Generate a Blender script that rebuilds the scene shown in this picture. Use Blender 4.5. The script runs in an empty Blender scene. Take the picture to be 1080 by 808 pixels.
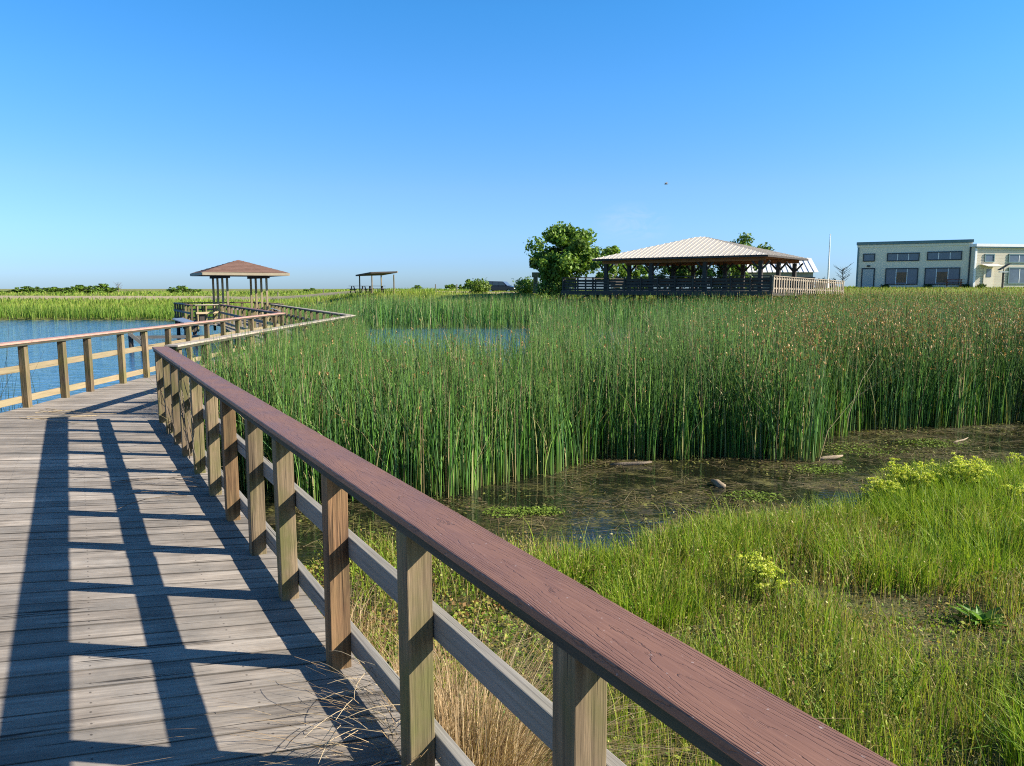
import bpy, math, random
import numpy as np
from mathutils import Vector, Matrix
random.seed(7); R = np.random.default_rng(11)
sc = bpy.context.scene
COL = sc.collection
rad = math.radians
H_EYE = 1.65
WATER = -0.85

# ------------------------------------------------------------------ tagging helpers
def tag(o, label=None, cat=None, group=None, kind=None):
    if label: o['label'] = label
    if cat: o['category'] = cat
    if group: o['group'] = group
    if kind: o['kind'] = kind
    return o
def empty(name, loc=(0, 0, 0), rz=0.0, label=None, cat=None, group=None):
    o = bpy.data.objects.new(name, None); COL.objects.link(o)
    o.location = loc; o.rotation_euler = (0, 0, rz); o.empty_display_size = .2
    return tag(o, label, cat, group)
def copy_tree(o, parent=None):
    c = o.copy(); COL.objects.link(c); c.parent = parent
    for ch in list(o.children): copy_tree(ch, c)
    return c

# ------------------------------------------------------------------ node helpers
def new_mat(name):
    m = bpy.data.materials.new(name); m.use_nodes = True
    nt = m.node_tree; nt.nodes.clear()
    out = nt.nodes.new('ShaderNodeOutputMaterial')
    return m, nt, out
class NB:
    def __init__(s, nt): s.nt = nt
    def n(s, t, **kw):
        nd = s.nt.nodes.new(t)
        for k, v in kw.items(): setattr(nd, k, v)
        return nd
    def l(s, a, b): s.nt.links.new(a, b)
    def val(s, sock, v):
        if isinstance(v, (int, float, tuple, list)):
            if isinstance(v, (tuple, list)) and len(v) == 3 and sock.type == 'RGBA': v = (*v, 1)
            sock.default_value = v
        else: s.l(v, sock)
    def math(s, op, a, b=None, c=None, clamp=False):
        nd = s.n('ShaderNodeMath', operation=op); nd.use_clamp = clamp
        s.val(nd.inputs[0], a)
        if b is not None: s.val(nd.inputs[1], b)
        if c is not None: s.val(nd.inputs[2], c)
        return nd.outputs[0]
    def mix(s, f, a, b, mode='MIX'):
        nd = s.n('ShaderNodeMix', data_type='RGBA', blend_type=mode)
        s.val(nd.inputs[0], f); s.val(nd.inputs[6], a); s.val(nd.inputs[7], b)
        return nd.outputs[2]
    def noise(s, vec, scale=5, detail=3, rough=.55, dist=0.0):
        nd = s.n('ShaderNodeTexNoise'); s.l(vec, nd.inputs['Vector'])
        nd.inputs['Scale'].default_value = scale; nd.inputs['Detail'].default_value = detail
        nd.inputs['Roughness'].default_value = rough; nd.inputs['Distortion'].default_value = dist
        return nd.outputs['Fac']
    def mapping(s, vec, scale=(1, 1, 1), loc=(0, 0, 0)):
        nd = s.n('ShaderNodeMapping'); s.l(vec, nd.inputs[0])
        nd.inputs['Scale'].default_value = scale; nd.inputs['Location'].default_value = loc
        return nd.outputs[0]
    def remap(s, v, a, b, c=0., d=1.):
        nd = s.n('ShaderNodeMapRange'); s.val(nd.inputs[0], v)
        for i, x in enumerate((a, b, c, d)): nd.inputs[i+1].default_value = x
        return nd.outputs[0]
    def attr(s, name):
        return s.n('ShaderNodeAttribute', attribute_name=name)
    def bump(s, h, strength=.4, dist=.01):
        nd = s.n('ShaderNodeBump'); nd.inputs['Strength'].default_value = strength
        nd.inputs['Distance'].default_value = dist; s.l(h, nd.inputs['Height'])
        return nd.outputs[0]
    def bsdf(s, col, rough=.7, spec=.3, normal=None, metal=0.):
        nd = s.n('ShaderNodeBsdfPrincipled')
        s.val(nd.inputs['Base Color'], col); s.val(nd.inputs['Roughness'], rough)
        s.val(nd.inputs['Specular IOR Level'], spec); s.val(nd.inputs['Metallic'], metal)
        if normal is not None: s.l(normal, nd.inputs['Normal'])
        return nd.outputs[0]

def wood(name, light, dark, stain=None, stain_amt=.5, grain=70., tint=.35, rough=.85, crack=.6, streak=.9, screws=False):
    m, nt, out = new_mat(name); b = NB(nt)
    uv = b.n('ShaderNodeUVMap').outputs[0]
    rnd = b.attr('rnd').outputs['Fac']
    off = b.n('ShaderNodeCombineXYZ'); b.l(b.math('MULTIPLY', rnd, 37.), off.inputs[0]); b.l(b.math('MULTIPLY', rnd, 91.), off.inputs[1])
    va = b.n('ShaderNodeVectorMath', operation='ADD'); b.l(uv, va.inputs[0]); b.l(off.outputs[0], va.inputs[1])
    v = va.outputs[0]
    fine = b.noise(b.mapping(v, (2.2, grain, 1)), 1, 4, .65, .4)
    med = b.noise(b.mapping(v, (.9, grain*.22, 1)), 1, 3, .6, .8)
    blot = b.noise(b.mapping(v, (2.5, 4, 1)), 1, 4, .6)
    f = b.remap(b.math('ADD', b.math('MULTIPLY', fine, .6), b.math('MULTIPLY', med, .5)), .55-.22/streak, .55+.22/streak)
    c = b.mix(f, dark, light)
    if stain:
        c = b.mix(b.math('MULTIPLY', b.remap(blot, .42, .62), stain_amt), c, stain)
    tintv = b.remap(rnd, 0, 1, 1-tint, 1+tint)
    t = b.n('ShaderNodeCombineColor')
    for i in range(3): b.l(tintv, t.inputs[i])
    c = b.mix(1., c, t.outputs[0], 'MULTIPLY')
    if screws:
        tc = b.n('ShaderNodeTexCoord').outputs['Object']
        w1 = b.noise(tc, .9, 5, .65); w2 = b.noise(tc, 5, 4, .7)
        wf = b.remap(b.math('ADD', b.math('MULTIPLY', w1, .6), b.math('MULTIPLY', w2, .4)), .38, .62, .72, 1.14)
        wc = b.n('ShaderNodeCombineColor')
        for i in range(3): b.l(wf, wc.inputs[i])
        c = b.mix(1., c, wc.outputs[0], 'MULTIPLY')
        sp = b.n('ShaderNodeSeparateXYZ'); b.l(uv, sp.inputs[0])
        du = b.math('SUBTRACT', b.math('MODULO', b.math('ADD', sp.outputs[0], 20.30), .61), .305)
        dv = b.math('SUBTRACT', b.math('ABSOLUTE', b.math('SUBTRACT', sp.outputs[1], .067)), .038)
        rr = b.math('SQRT', b.math('ADD', b.math('MULTIPLY', du, du), b.math('MULTIPLY', dv, dv)))
        c = b.mix(b.remap(rr, .0035, .0065, .7, 0), c, (.03, .024, .02))
        edge = b.math('MINIMUM', sp.outputs[1], b.math('SUBTRACT', .133, sp.outputs[1]))
        c = b.mix(b.remap(edge, .001, .007, .45, 0), c, (.07, .058, .045))
    ck = b.noise(b.mapping(v, (1.1, grain*.75, 1), (3, 5, 0)), 1, 2, .5, .3)
    ckm = b.remap(ck, .30, .36, 1, 0)
    c = b.mix(b.math('MULTIPLY', ckm, crack), c, (.02, .016, .012))
    hgt = b.math('SUBTRACT', f, b.math('MULTIPLY', ckm, 1.5))
    b.l(b.bsdf(c, rough, .25, b.bump(hgt, .5, .004)), out.inputs[0])
    return m

def composite(name, light, dark, rough=.5):
    m, nt, out = new_mat(name); b = NB(nt)
    uv = b.n('ShaderNodeUVMap').outputs[0]
    sp = b.n('ShaderNodeSeparateXYZ'); b.l(uv, sp.inputs[0])
    wob = b.noise(b.mapping(uv, (2.6, 12, 1)), 1, 5, .62)
    wob2 = b.noise(b.mapping(uv, (.9, 1, 1), (7, 2, 0)), 1, 1, .5)
    big = b.math('MULTIPLY', b.math('SUBTRACT', wob2, .5), 0.10)
    vv = b.math('ADD', sp.outputs[1], big)
    v2 = b.math('POWER', b.math('ABSOLUTE', b.math('DIVIDE', vv, .09)), 2.0)
    ph = b.math('ADD', b.math('MULTIPLY', sp.outputs[0], 4.2), b.math('MULTIPLY', v2, 8.5))
    ph = b.math('ADD', ph, b.math('MULTIPLY', wob, 3.6))
    fr = b.math('ABSOLUTE', b.math('SUBTRACT', b.math('FRACT', ph), .5))
    wid = b.remap(v2, 0, 1, .05, .30)
    gro = b.math('SUBTRACT', 1., b.math('DIVIDE', fr, wid), clamp=True)
    brk = b.noise(b.mapping(uv, (5, 45, 1), (2, 9, 0)), 1, 4, .7)
    gro = b.math('MULTIPLY', gro, b.remap(brk, .38, .58, .15, 1.))
    fine = b.noise(b.mapping(uv, (6, 160, 1)), 1, 3, .6)
    speck = b.noise(b.mapping(uv, (60, 60, 1)), 1, 2, .6)
    blot = b.noise(b.mapping(uv, (3, 7, 1)), 1, 4, .6)
    c = b.mix(b.remap(b.math('ADD', fine, b.math('MULTIPLY', blot, .6)), .55, 1.05), dark, light)
    c = b.mix(b.math('MULTIPLY', gro, .68), c, tuple(x*.30 for x in dark))
    c = b.mix(b.math('MULTIPLY', b.remap(speck, .68, .74), .35), c, (.5, .45, .43))
    hgt = b.math('SUBTRACT', b.math('MULTIPLY', fine, .25), gro)
    rr = b.remap(blot, .3, .7, rough-.07, rough+.1)
    b.l(b.bsdf(c, rr, .3, b.bump(hgt, .45, .004)), out.inputs[0])
    return m

def plain(name, col, rough=.6, spec=.3, metal=0., var=.12, scale=3., bump=0.):
    m, nt, out = new_mat(name); b = NB(nt)
    tc = b.n('ShaderNodeTexCoord').outputs['Object']
    n1 = b.noise(tc, scale, 5, .6); n2 = b.noise(tc, scale*9, 3, .6)
    f = b.math('ADD', b.math('MULTIPLY', n1, .65), b.math('MULTIPLY', n2, .35))
    c = b.mix(b.remap(f, .3, .7), tuple(x*(1-var) for x in col), tuple(min(1, x*(1+var)) for x in col))
    nrm = b.bump(n2, bump, .02) if bump else None
    b.l(b.bsdf(c, rough, spec, nrm, metal), out.inputs[0])
    return m

def leafy(name, trans=.3, rough=.5, spec=.35, gain=1.):
    m, nt, out = new_mat(name); b = NB(nt)
    a = b.attr('col').outputs['Color']
    if gain != 1.: a = b.mix(1., a, (gain, gain, gain), 'MULTIPLY')
    p = b.bsdf(a, rough, spec)
    tr = b.n('ShaderNodeBsdfTranslucent')
    b.l(b.mix(1., a, (1.3, 1.35, .7), 'MULTIPLY'), tr.inputs[0])
    mx = b.n('ShaderNodeMixShader'); mx.inputs[0].default_value = trans
    b.l(p, mx.inputs[1]); b.l(tr.outputs[0], mx.inputs[2]); b.l(mx.outputs[0], out.inputs[0])
    return m

# ------------------------------------------------------------------ mesh builder
class MB:
    def __init__(s): s.v = []; s.f = []; s.uv = []; s.r = []
    def quad(s, pts, uvs=None, r=0.5):
        i = len(s.v); s.v += [tuple(p) for p in pts]; s.f.append(tuple(range(i, i+len(pts))))
        if uvs is None: uvs = [(p[0]*1., p[1]*1.) for p in pts]
        s.uv += uvs; s.r.append(r)
    def beam(s, p0, p1, w, h, up=(0, 0, 1), r=None, off=0., uo=0., taper=1.):
        """box along p0-p1; w across, h along up; off shifts along up"""
        if r is None: r = random.random()
        p0 = Vector(p0); p1 = Vector(p1); a = (p1-p0); L = a.length; a.normalize()
        up = Vector(up); sd = a.cross(up).normalized(); n = sd.cross(a).normalized()
        P = lambda e, i, j: (p0 if e == 0 else p1) + sd*(i*w/2*(1 if e == 0 else taper)) + n*(j*h/2*(1 if e == 0 else taper)+off)
        def face(c, d):
            s.quad(c, [(uo, -d/2), (uo+L, -d/2), (uo+L, d/2), (uo, d/2)], r)
        face([P(0, 1, 1), P(1, 1, 1), P(1, -1, 1), P(0, -1, 1)], w)
        face([P(0, -1, -1), P(1, -1, -1), P(1, 1, -1), P(0, 1, -1)], w)
        face([P(0, 1, -1), P(1, 1, -1), P(1, 1, 1), P(0, 1, 1)], h)
        face([P(0, -1, 1), P(1, -1, 1), P(1, -1, -1), P(0, -1, -1)], h)
        for e, sg in ((0, 1), (1, -1)):
            c = [P(e, sg, 1), P(e, -sg, 1), P(e, -sg, -1), P(e, sg, -1)]
            s.quad(c, [(uo, -w/2), (uo, w/2), (uo+h*.1, w/2), (uo+h*.1, -w/2)], r)
    def box(s, c, d, r=None):
        c = Vector(c)
        if d[2] >= max(d[0], d[1]): s.beam(c-Vector((0, 0, d[2]/2)), c+Vector((0, 0, d[2]/2)), d[0], d[1], (0, 1, 0), r)
        elif d[0] >= d[1]: s.beam(c-Vector((d[0]/2, 0, 0)), c+Vector((d[0]/2, 0, 0)), d[1], d[2], (0, 0, 1), r)
        else: s.beam(c-Vector((0, d[1]/2, 0)), c+Vector((0, d[1]/2, 0)), d[0], d[2], (0, 0, 1), r)
    def tube(s, pts, rads, n=8, cap=True):
        pts = [Vector(p) for p in pts]; rings = []
        if isinstance(rads, (int, float)): rads = [rads]*len(pts)
        for i, p in enumerate(pts):
            a = (pts[min(i+1, len(pts)-1)]-pts[max(i-1, 0)]).normalized()
            t = Vector((0, 0, 1)) if abs(a.z) < .9 else Vector((1, 0, 0))
            x = a.cross(t).normalized(); y = a.cross(x)
            rings.append([p+(x*math.cos(k*2*math.pi/n)+y*math.sin(k*2*math.pi/n))*rads[i] for k in range(n)])
        for i in range(len(rings)-1):
            for k in range(n):
                k2 = (k+1) % n
                s.quad([rings[i][k2], rings[i][k], rings[i+1][k], rings[i+1][k2]], [(i, k/n), (i, (k+1)/n), (i+1, (k+1)/n), (i+1, k/n)])
        if cap:
            s.quad(rings[0]); s.quad(rings[-1][::-1])
    def prism(s, poly, y0, y1, r=.5):
        """poly in xz, extruded along y (poly counter-clockwise seen from -y)"""
        a = [Vector((p[0], y0, p[1])) for p in poly]; b_ = [Vector((p[0], y1, p[1])) for p in poly]
        s.quad(a, [(p[0], p[1]) for p in poly], r); s.quad(b_[::-1], [(p[0], p[1]) for p in poly[::-1]], r)
        n = len(poly)
        for i in range(n):
            j = (i+1) % n
            s.quad([a[j], a[i], b_[i], b_[j]], None, r)
    def build(s, name, mat, parent=None, bevel=0., smooth=False, weld=False):
        me = bpy.data.meshes.new(name)
        me.from_pydata(s.v, [], s.f)
        uvl = me.uv_layers.new(name='UVMap'); uvl.data.foreach_set('uv', np.array(s.uv, dtype=np.float32).ravel())
        at = me.attributes.new('rnd', 'FLOAT', 'FACE'); at.data.foreach_set('value', np.array(s.r, dtype=np.float32))
        me.materials.append(mat)
        if bevel or smooth or weld:
            import bmesh
            bm = bmesh.new(); bm.from_mesh(me); bmesh.ops.remove_doubles(bm, verts=bm.verts, dist=1e-5); bm.to_mesh(me); bm.free()
        if smooth: me.polygons.foreach_set('use_smooth', [True]*len(me.polygons))
        o = bpy.data.objects.new(name, me); COL.objects.link(o)
        if parent: o.parent = parent
        if bevel:
            md = o.modifiers.new('bevel', 'BEVEL'); md.width = bevel; md.segments = 2; md.limit_method = 'ANGLE'
        return o

# ------------------------------------------------------------------ numpy foliage
def np_mesh(name, V, F, C, mat, parent=None):
    """V (n,3) F (m,4) C (n,3)"""
    me = bpy.data.meshes.new(name)
    me.vertices.add(len(V)); me.vertices.foreach_set('co', V.astype(np.float32).ravel())
    m, k = F.shape
    me.loops.add(m*k); me.loops.foreach_set('vertex_index', F.astype(np.int32).ravel())
    me.polygons.add(m); me.polygons.foreach_set('loop_start', np.arange(0, m*k, k, dtype=np.int32))
    me.polygons.foreach_set('loop_total', np.full(m, k, dtype=np.int32))
    at = me.attributes.new('col', 'FLOAT_COLOR', 'POINT')
    cc = np.ones((len(V), 4), np.float32); cc[:, :3] = C
    at.data.foreach_set('color', cc.ravel())
    me.materials.append(mat); me.update(); me.validate()
    o = bpy.data.objects.new(name, me); COL.objects.link(o)
    if parent: o.parent = parent
    return o
def blades(P, H, W, lean, laz, col, nseg=3, tube=False, tip=None, base=None, tw=.12, face=None, droop=0.):
    n = len(P); H = np.broadcast_to(H, (n,)); W = np.broadcast_to(W, (n,)); lean = np.broadcast_to(lean, (n,))
    if face is None: face = R.uniform(0, math.pi, n)
    k = 3 if tube else 2
    V = np.zeros((n, nseg+1, k, 3)); C = np.zeros((n, nseg+1, k, 3))
    for i in range(nseg+1):
        t = i/nseg
        hx = lean*H*t**2
        c = np.stack([P[:, 0]+hx*np.cos(laz), P[:, 1]+hx*np.sin(laz), P[:, 2]+H*(t-droop*t**3)*np.sqrt(np.clip(1-(lean*t)**2*.3, .1, 1))], 1)
        w = W*max(tw, (1-t**2.2))*.5
        for j in range(k):
            a = face+(j*2*math.pi/3 if tube else j*math.pi)
            V[:, i, j] = c+np.stack([w*np.cos(a), w*np.sin(a), np.zeros(n)], 1)
            cc = col.copy()
            if tip is not None: cc = cc+(tip-cc)*max(0, (t-.55)/.45)
            if base is not None: cc = cc+(base-cc)*max(0, 1-t/.18)
            C[:, i, j] = cc
    idx = np.arange(n*(nseg+1)*k).reshape(n, nseg+1, k); F = []
    for i in range(nseg):
        for j in range(3 if tube else 1):
            j2 = (j+1) % k
            F.append(np.stack([idx[:, i, j], idx[:, i, j2], idx[:, i+1, j2], idx[:, i+1, j]], 1))
    return V.reshape(-1, 3), np.concatenate(F), C.reshape(-1, 3)
def join(parts):
    V, F, C, o = [], [], [], 0
    for v, f, c in parts: V.append(v); F.append(f+o); C.append(c); o += len(v)
    return np.concatenate(V), np.concatenate(F), np.concatenate(C)
def quads(Cn, N, size, col, asp=1.6):
    """leaf quads centred Cn, normals N"""
    n = len(Cn); N = N/np.linalg.norm(N, axis=1, keepdims=True)
    r = R.normal(size=(n, 3)); T = np.cross(N, r); T /= np.linalg.norm(T, axis=1, keepdims=True); B = np.cross(N, T)
    s = np.broadcast_to(size, (n,))[:, None]
    V = np.stack([Cn-T*s*asp/2, Cn-B*s/2, Cn+T*s*asp/2, Cn+B*s/2], 1)
    F = np.arange(n*4).reshape(n, 4); C = np.repeat(col[:, None, :], 4, 1)
    return V.reshape(-1, 3), F, C.reshape(-1, 3)
_grids = {}
def vnoise(x, y, s, seed=0):
    if seed not in _grids: _grids[seed] = np.random.default_rng(seed+100).uniform(0, 1, (256, 256))
    g = _grids[seed]; X = np.asarray(x)/s+5000; Y = np.asarray(y)/s+5000
    xi = np.floor(X).astype(int); yi = np.floor(Y).astype(int); fx = X-xi; fy = Y-yi
    fx = fx*fx*(3-2*fx); fy = fy*fy*(3-2*fy)
    a = g[xi % 256, yi % 256]; b = g[(xi+1) % 256, yi % 256]; c = g[xi % 256, (yi+1) % 256]; d = g[(xi+1) % 256, (yi+1) % 256]
    return (a*(1-fx)+b*fx)*(1-fy)+(c*(1-fx)+d*fx)*fy
def fnoise(x, y, s, seed=0):
    return .5*vnoise(x, y, s, seed)+.3*vnoise(x, y, s*.45, seed+1)+.2*vnoise(x, y, s*.2, seed+2)
def sstep(a, b, x):
    t = np.clip((x-a)/(b-a), 0, 1); return t*t*(3-2*t)
def colv(cols, n, jit=.18):
    """random choice among base colours with brightness jitter"""
    cols = np.array(cols); c = cols[R.integers(0, len(cols), n)]
    return c*R.uniform(1-jit, 1+jit, (n, 1))

# ------------------------------------------------------------------ layout of the place
# boardwalk centre lines (right and left deck edges), metres, deck top z=0
RDIR = Vector((-.503, .864, 0)); RNRM = Vector((.864, .503, 0))
def rline(y): return .165-.582*(y-1.57)            # x of the near right railing line
RB = (-4.405, 9.42); RC = (-4.42, 21.0); RD = (-11.5, 36.5)
LA = (-6.78, 9.3); LB = (-6.95, 23.0); LC = (-13.75, 36.0)
GZ = Vector((-13.76, 38.6, 0)); GANG = rad(30)
GR = Vector((math.cos(GANG), math.sin(GANG), 0)); GN = Vector((math.sin(GANG), -math.cos(GANG), 0))

EDGE = np.array([(-6, 5.4), (-2.6, 6.3), (-1.79, 6.56), (-1.67, 7.2), (-0.81, 6.93), (0.18, 7.11), (0.96, 6.75), (1.49, 7.2), (2.15, 7.58), (3.35, 8.13),
                 (3.99, 8.4), (4.5, 9.0), (5.03, 9.35), (6.39, 9.95), (7.84, 10.3), (10, 10.7), (14, 12.5), (40, 20)])
def edge_y(x): return np.interp(x, EDGE[:, 0], EDGE[:, 1])
FRONT = np.array([(-4.4, 9.5), (-3.9, 9.35), (-3.44, 9.25), (-2.35, 8.4), (-1.13, 8.78), (-0.69, 8.9), (-0.48, 9.34), (0.79, 10.24), (1.24, 10.76), (2.79, 10.94), (4.33, 10.94),
                  (5.18, 12.34), (7.17, 13.46), (9.48, 13.84), (14, 15), (40, 24)])
def front_y(x): return np.interp(x, FRONT[:, 0], FRONT[:, 1])
def lineC(y):   # right edge of the boardwalk for y>9.6
    return np.interp(y, [9.6, 21, 36.5, 45], [-4.40, -4.42, -11.5, -11.5])
def open_water(x, y):
    """the open pond window between the near and the far reed bed: 1 inside"""
    a = x/np.maximum(y, 1)
    w = sstep(-.215, -.195, a)*(1-sstep(.02, .05, a))
    w2 = sstep(.075, .10, a)*(1-sstep(.17, .20, a))*.8
    n = (vnoise(x, y, 2.5, 9)-.5)*2.5
    return np.maximum(w, w2)*sstep(15.2, 16.5, y+n)*(1-sstep(45.5, 47.5, y+n))

def land_z(x, y):
    x = np.asarray(x, float); y = np.asarray(y, float)
    n = fnoise(x, y, 1.6, 3)-.5; nb = fnoise(x, y, 9, 5)-.5
    # near marsh bottom and meadow
    d = edge_y(x)-y+n*.5
    m = sstep(-.25, .7, d)*sstep(-.9, .2, x-rline(y))
    z = -.93+n*.05+m*(.17+.10*sstep(.5, 4, d)+n*.10)
    # reed floor
    z = np.where(y > front_y(x), -.98+n*.04, z)
    # open water
    ow = open_water(x, y); z = z*(1-ow)+np.minimum(z, -1.5)*ow
    left = 1-sstep(-6.2, -4.6, x-np.where(y < 9.6, rline(y)+3.5, lineC(y)+4.3))
    z = np.where(left > 0, z*(1-left)-1.5*left, z)
    # far banks
    yb = 57.2+(vnoise(x, y*0, 6, 8)-.5)*3.0+np.clip((-x-25)*.05, 0, 4)
    marsh = -.70+.10*nb+.25*sstep(70, 260, y)
    up = sstep(61, 79, y-np.clip((12-x), 0, 30)*0.2)*sstep(-.34, -.16, x/np.maximum(y, 1))
    near_r = sstep(-.9, -.2, x-(-20+0*y))
    marsh = marsh*(1-up)+(1.16-.32*sstep(90, 112, y)+.12*nb)*up
    k = sstep(0, 2.2, y-yb)
    z = np.where(y > 50, np.maximum(z*(1-k)+marsh*k, -1.5), z)
    # right-hand land sides rise towards the building mound
    mound = sstep(.30, .46, x/np.maximum(y, 1))*sstep(66, 84, y+np.clip(x-30, 0, 40)*.1)
    z = z*(1-mound)+1.70*mound
    return z

# ------------------------------------------------------------------ materials
M = {}
M['deck'] = wood('weathered_deck_wood', (.44, .378, .305), (.165, .137, .11), (.24, .22, .19), .55, 52, .2, crack=.9, streak=1.2, screws=True)
M['post'] = wood('mossy_post_wood', (.28, .20, .115), (.085, .06, .036), (.115, .112, .035), .8, 60, .25, crack=.85, streak=1.5)
M['post_new'] = wood('red_brown_post_wood', (.24, .135, .065), (.06, .032, .018), (.16, .12, .05), .4, 42, .15, streak=2.2)
M['rail'] = wood('grey_rail_wood', (.30, .275, .235), (.13, .115, .095), (.20, .185, .14), .5, 70, .12)
M['rail_tan'] = wood('tan_rail_wood', (.38, .30, .18), (.19, .14, .08), (.25, .21, .11), .5, 60, .15)
M['grey_cap'] = wood('weathered_cap_wood', (.48, .40, .31), (.27, .21, .15), (.36, .33, .28), .5, 50, .15)
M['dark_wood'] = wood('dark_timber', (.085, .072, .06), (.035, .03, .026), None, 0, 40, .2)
M['pale_wood'] = wood('pale_picket_wood', (.40, .33, .24), (.23, .18, .125), None, 0, 40, .15)
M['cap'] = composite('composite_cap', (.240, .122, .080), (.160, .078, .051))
M['cap_pink'] = composite('pink_composite_cap', (.52, .30, .22), (.40, .22, .16), .55)  # paler, pinker tone than the near cap
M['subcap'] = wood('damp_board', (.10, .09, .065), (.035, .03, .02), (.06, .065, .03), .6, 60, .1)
M['reed'] = leafy('reed_leaf', .18, .5, .22)
M['grass'] = leafy('grass_leaf', .30, .55, .15)
M['leaf'] = leafy('tree_leaf', .30, .5, .2)
M['straw'] = leafy('straw', .2, .7, .2)
M['bark'] = plain('bark', (.16, .125, .09), .9, .2, var=.4, scale=6, bump=.5)
M['driftwood'] = plain('grey_driftwood', (.30, .23, .15), .85, .2, var=.35, scale=9, bump=.4)
M['shingle'] = plain('red_brown_shingle', (.17, .098, .072), .9, .2, var=.25, scale=4, bump=.3)
M['fascia'] = plain('tan_fascia', (.32, .26, .17), .7, .3, var=.15)
M['soffit'] = plain('soffit_timber', (.34, .15, .07), .8, .2, var=.3, scale=2)
M['metal_roof'] = plain('cream_metal_roof', (.62, .54, .42), .5, .4, var=.06, scale=1.2)
M['white_roof'] = plain('white_metal_roof', (.78, .76, .72), .45, .4, var=.05)
M['stucco'] = plain('blue_grey_siding', (.74, .67, .52), .85, .2, var=.05, scale=1.)
M['cream'] = plain('cream_siding', (.66, .58, .44), .8, .2, var=.06, scale=1.)
M['teal'] = plain('teal_trim', (.12, .20, .20), .5, .4)
M['dark_trim'] = plain('dark_window_trim', (.03, .04, .045), .5, .4)
M['white'] = plain('white_paint', (.78, .77, .73), .5, .4, var=.05)
M['door'] = plain('pale_door_paint', (.40, .42, .40), .6, .3, var=.05)
M['glass'] = plain('window_glass', (.09, .12, .16), .08, .6, var=.3, scale=.6)
M['blind'] = plain('brown_blind', (.20, .12, .07), .7, .2, var=.2)
M['paint_dark'] = plain('dark_car_paint', (.012, .016, .028), .2, .6, var=.1)
M['rubber'] = plain('rubber', (.02, .02, .02), .8, .2)
M['steel'] = plain('steel', (.45, .45, .45), .35, .5, .8)
M['red_lens'] = plain('red_lens', (.3, .01, .01), .2, .5)
M['bird'] = plain('bird_feathers', (.22, .22, .22), .8, .2)
M['rust'] = plain('rusty_brown', (.17, .075, .045), .8, .2, var=.3)
M['concrete'] = plain('grey_wall', (.25, .25, .25), .85, .2)

# ------------------------------------------------------------------ ground
def axis(a0, a1, st, lo, hi, g=1.09):
    c = list(np.arange(a0, a1+1e-6, st)); s = st; x = a1
    while x < hi: s *= g; x += s; c.append(x)
    s = st; x = a0; l = []
    while x > lo: s *= g; x -= s; l.append(x)
    return np.array(l[::-1]+c)
xs = axis(-8, 13, .16, -5000, 5000); ys = axis(0, 15, .16, -60, 6000, 1.045)
X, Y = np.meshgrid(xs, ys); Z = land_z(X, Y)
V = np.stack([X.ravel(), Y.ravel(), Z.ravel()], 1)
nx, ny = len(xs), len(ys); I = np.arange(nx*ny).reshape(ny, nx)
F = np.stack([I[:-1, :-1].ravel(), I[:-1, 1:].ravel(), I[1:, 1:].ravel(), I[1:, :-1].ravel()], 1)
x_, y_ = V[:, 0], V[:, 1]
near = (y_ < 30)
mudc = np.array((.085, .062, .036)); grassc = np.array((.10, .125, .028)); marshc = np.array((.175, .175, .045)); lawnc = np.array((.15, .19, .03))
dd = edge_y(x_)-y_
mm = sstep(0, 1.5, dd)*(.20+.5*fnoise(x_, y_, .8, 21))
Cg = mudc*(1-mm[:, None])+grassc*mm[:, None]
fm = sstep(50, 60, y_)
rt = sstep(-.30, -.12, x_/np.maximum(y_, 1))
far = marshc*(1-rt[:, None])+lawnc*rt[:, None]
far = far*(.8+.4*fnoise(x_, y_, 14, 31))[:, None]
Cg = Cg*(1-fm[:, None])+far*fm[:, None]
m_, nt, out = new_mat('marsh_ground'); b = NB(nt)
tc = b.n('ShaderNodeTexCoord').outputs['Object']
base = b.attr('col').outputs['Color']
n1 = b.noise(tc, 9, 5, .65); n2 = b.noise(tc, 55, 4, .65)
f_ = b.math('ADD', b.math('MULTIPLY', n1, .5), b.math('MULTIPLY', n2, .5))
g_ = b.n('ShaderNodeCombineColor'); fr_ = b.remap(f_, .3, .7, .5, 1.5)
for i in range(3): b.l(fr_, g_.inputs[i])
b.l(b.bsdf(b.mix(1., base, g_.outputs[0], 'MULTIPLY'), .9, .2, b.bump(f_, .8, .04)), out.inputs[0])
ground = np_mesh('ground', V, F, Cg, m_); tag(ground, kind='structure')
ground.data.polygons.foreach_set('use_smooth', [True]*len(ground.data.polygons))

# dirt track across the marsh and the lawn
def strip(name, pts, w, mat, lift=(0, .03, .03, .03, 0)):
    P = []; 
    for (a, c) in zip(pts[:-1], pts[1:]):
        L = math.dist(a, c); k = max(2, int(L/1.5))
        P += [(a[0]+(c[0]-a[0])*i/k, a[1]+(c[1]-a[1])*i/k) for i in range(k)]
    P.append(pts[-1]); P = np.array(P)
    T = np.gradient(P, axis=0); T /= np.linalg.norm(T, axis=1, keepdims=True); N = np.stack([-T[:, 1], T[:, 0]], 1)
    VV = []
    zc = land_z(P[:, 0], P[:, 1]); fall = np.where(P[:, 1] < 115, .2+.8*sstep(88, 115, P[:, 1]), 1.)
    for s_, lf in zip((-1, -.5, 0, .5, 1), lift):
        q = P+N*(w/2*s_); VV.append(np.stack([q[:, 0], q[:, 1], zc+lf*fall], 1))
    n = len(P); VV = np.stack(VV, 1); idx = np.arange(n*5).reshape(n, 5)
    FF = np.concatenate([np.stack([idx[:-1, j], idx[1:, j], idx[1:, j+1], idx[:-1, j+1]], 1) for j in range(4)])
    return tag(np_mesh(name, VV.reshape(-1, 3), FF, np.ones((n*5, 3)), mat), kind='structure')
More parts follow.
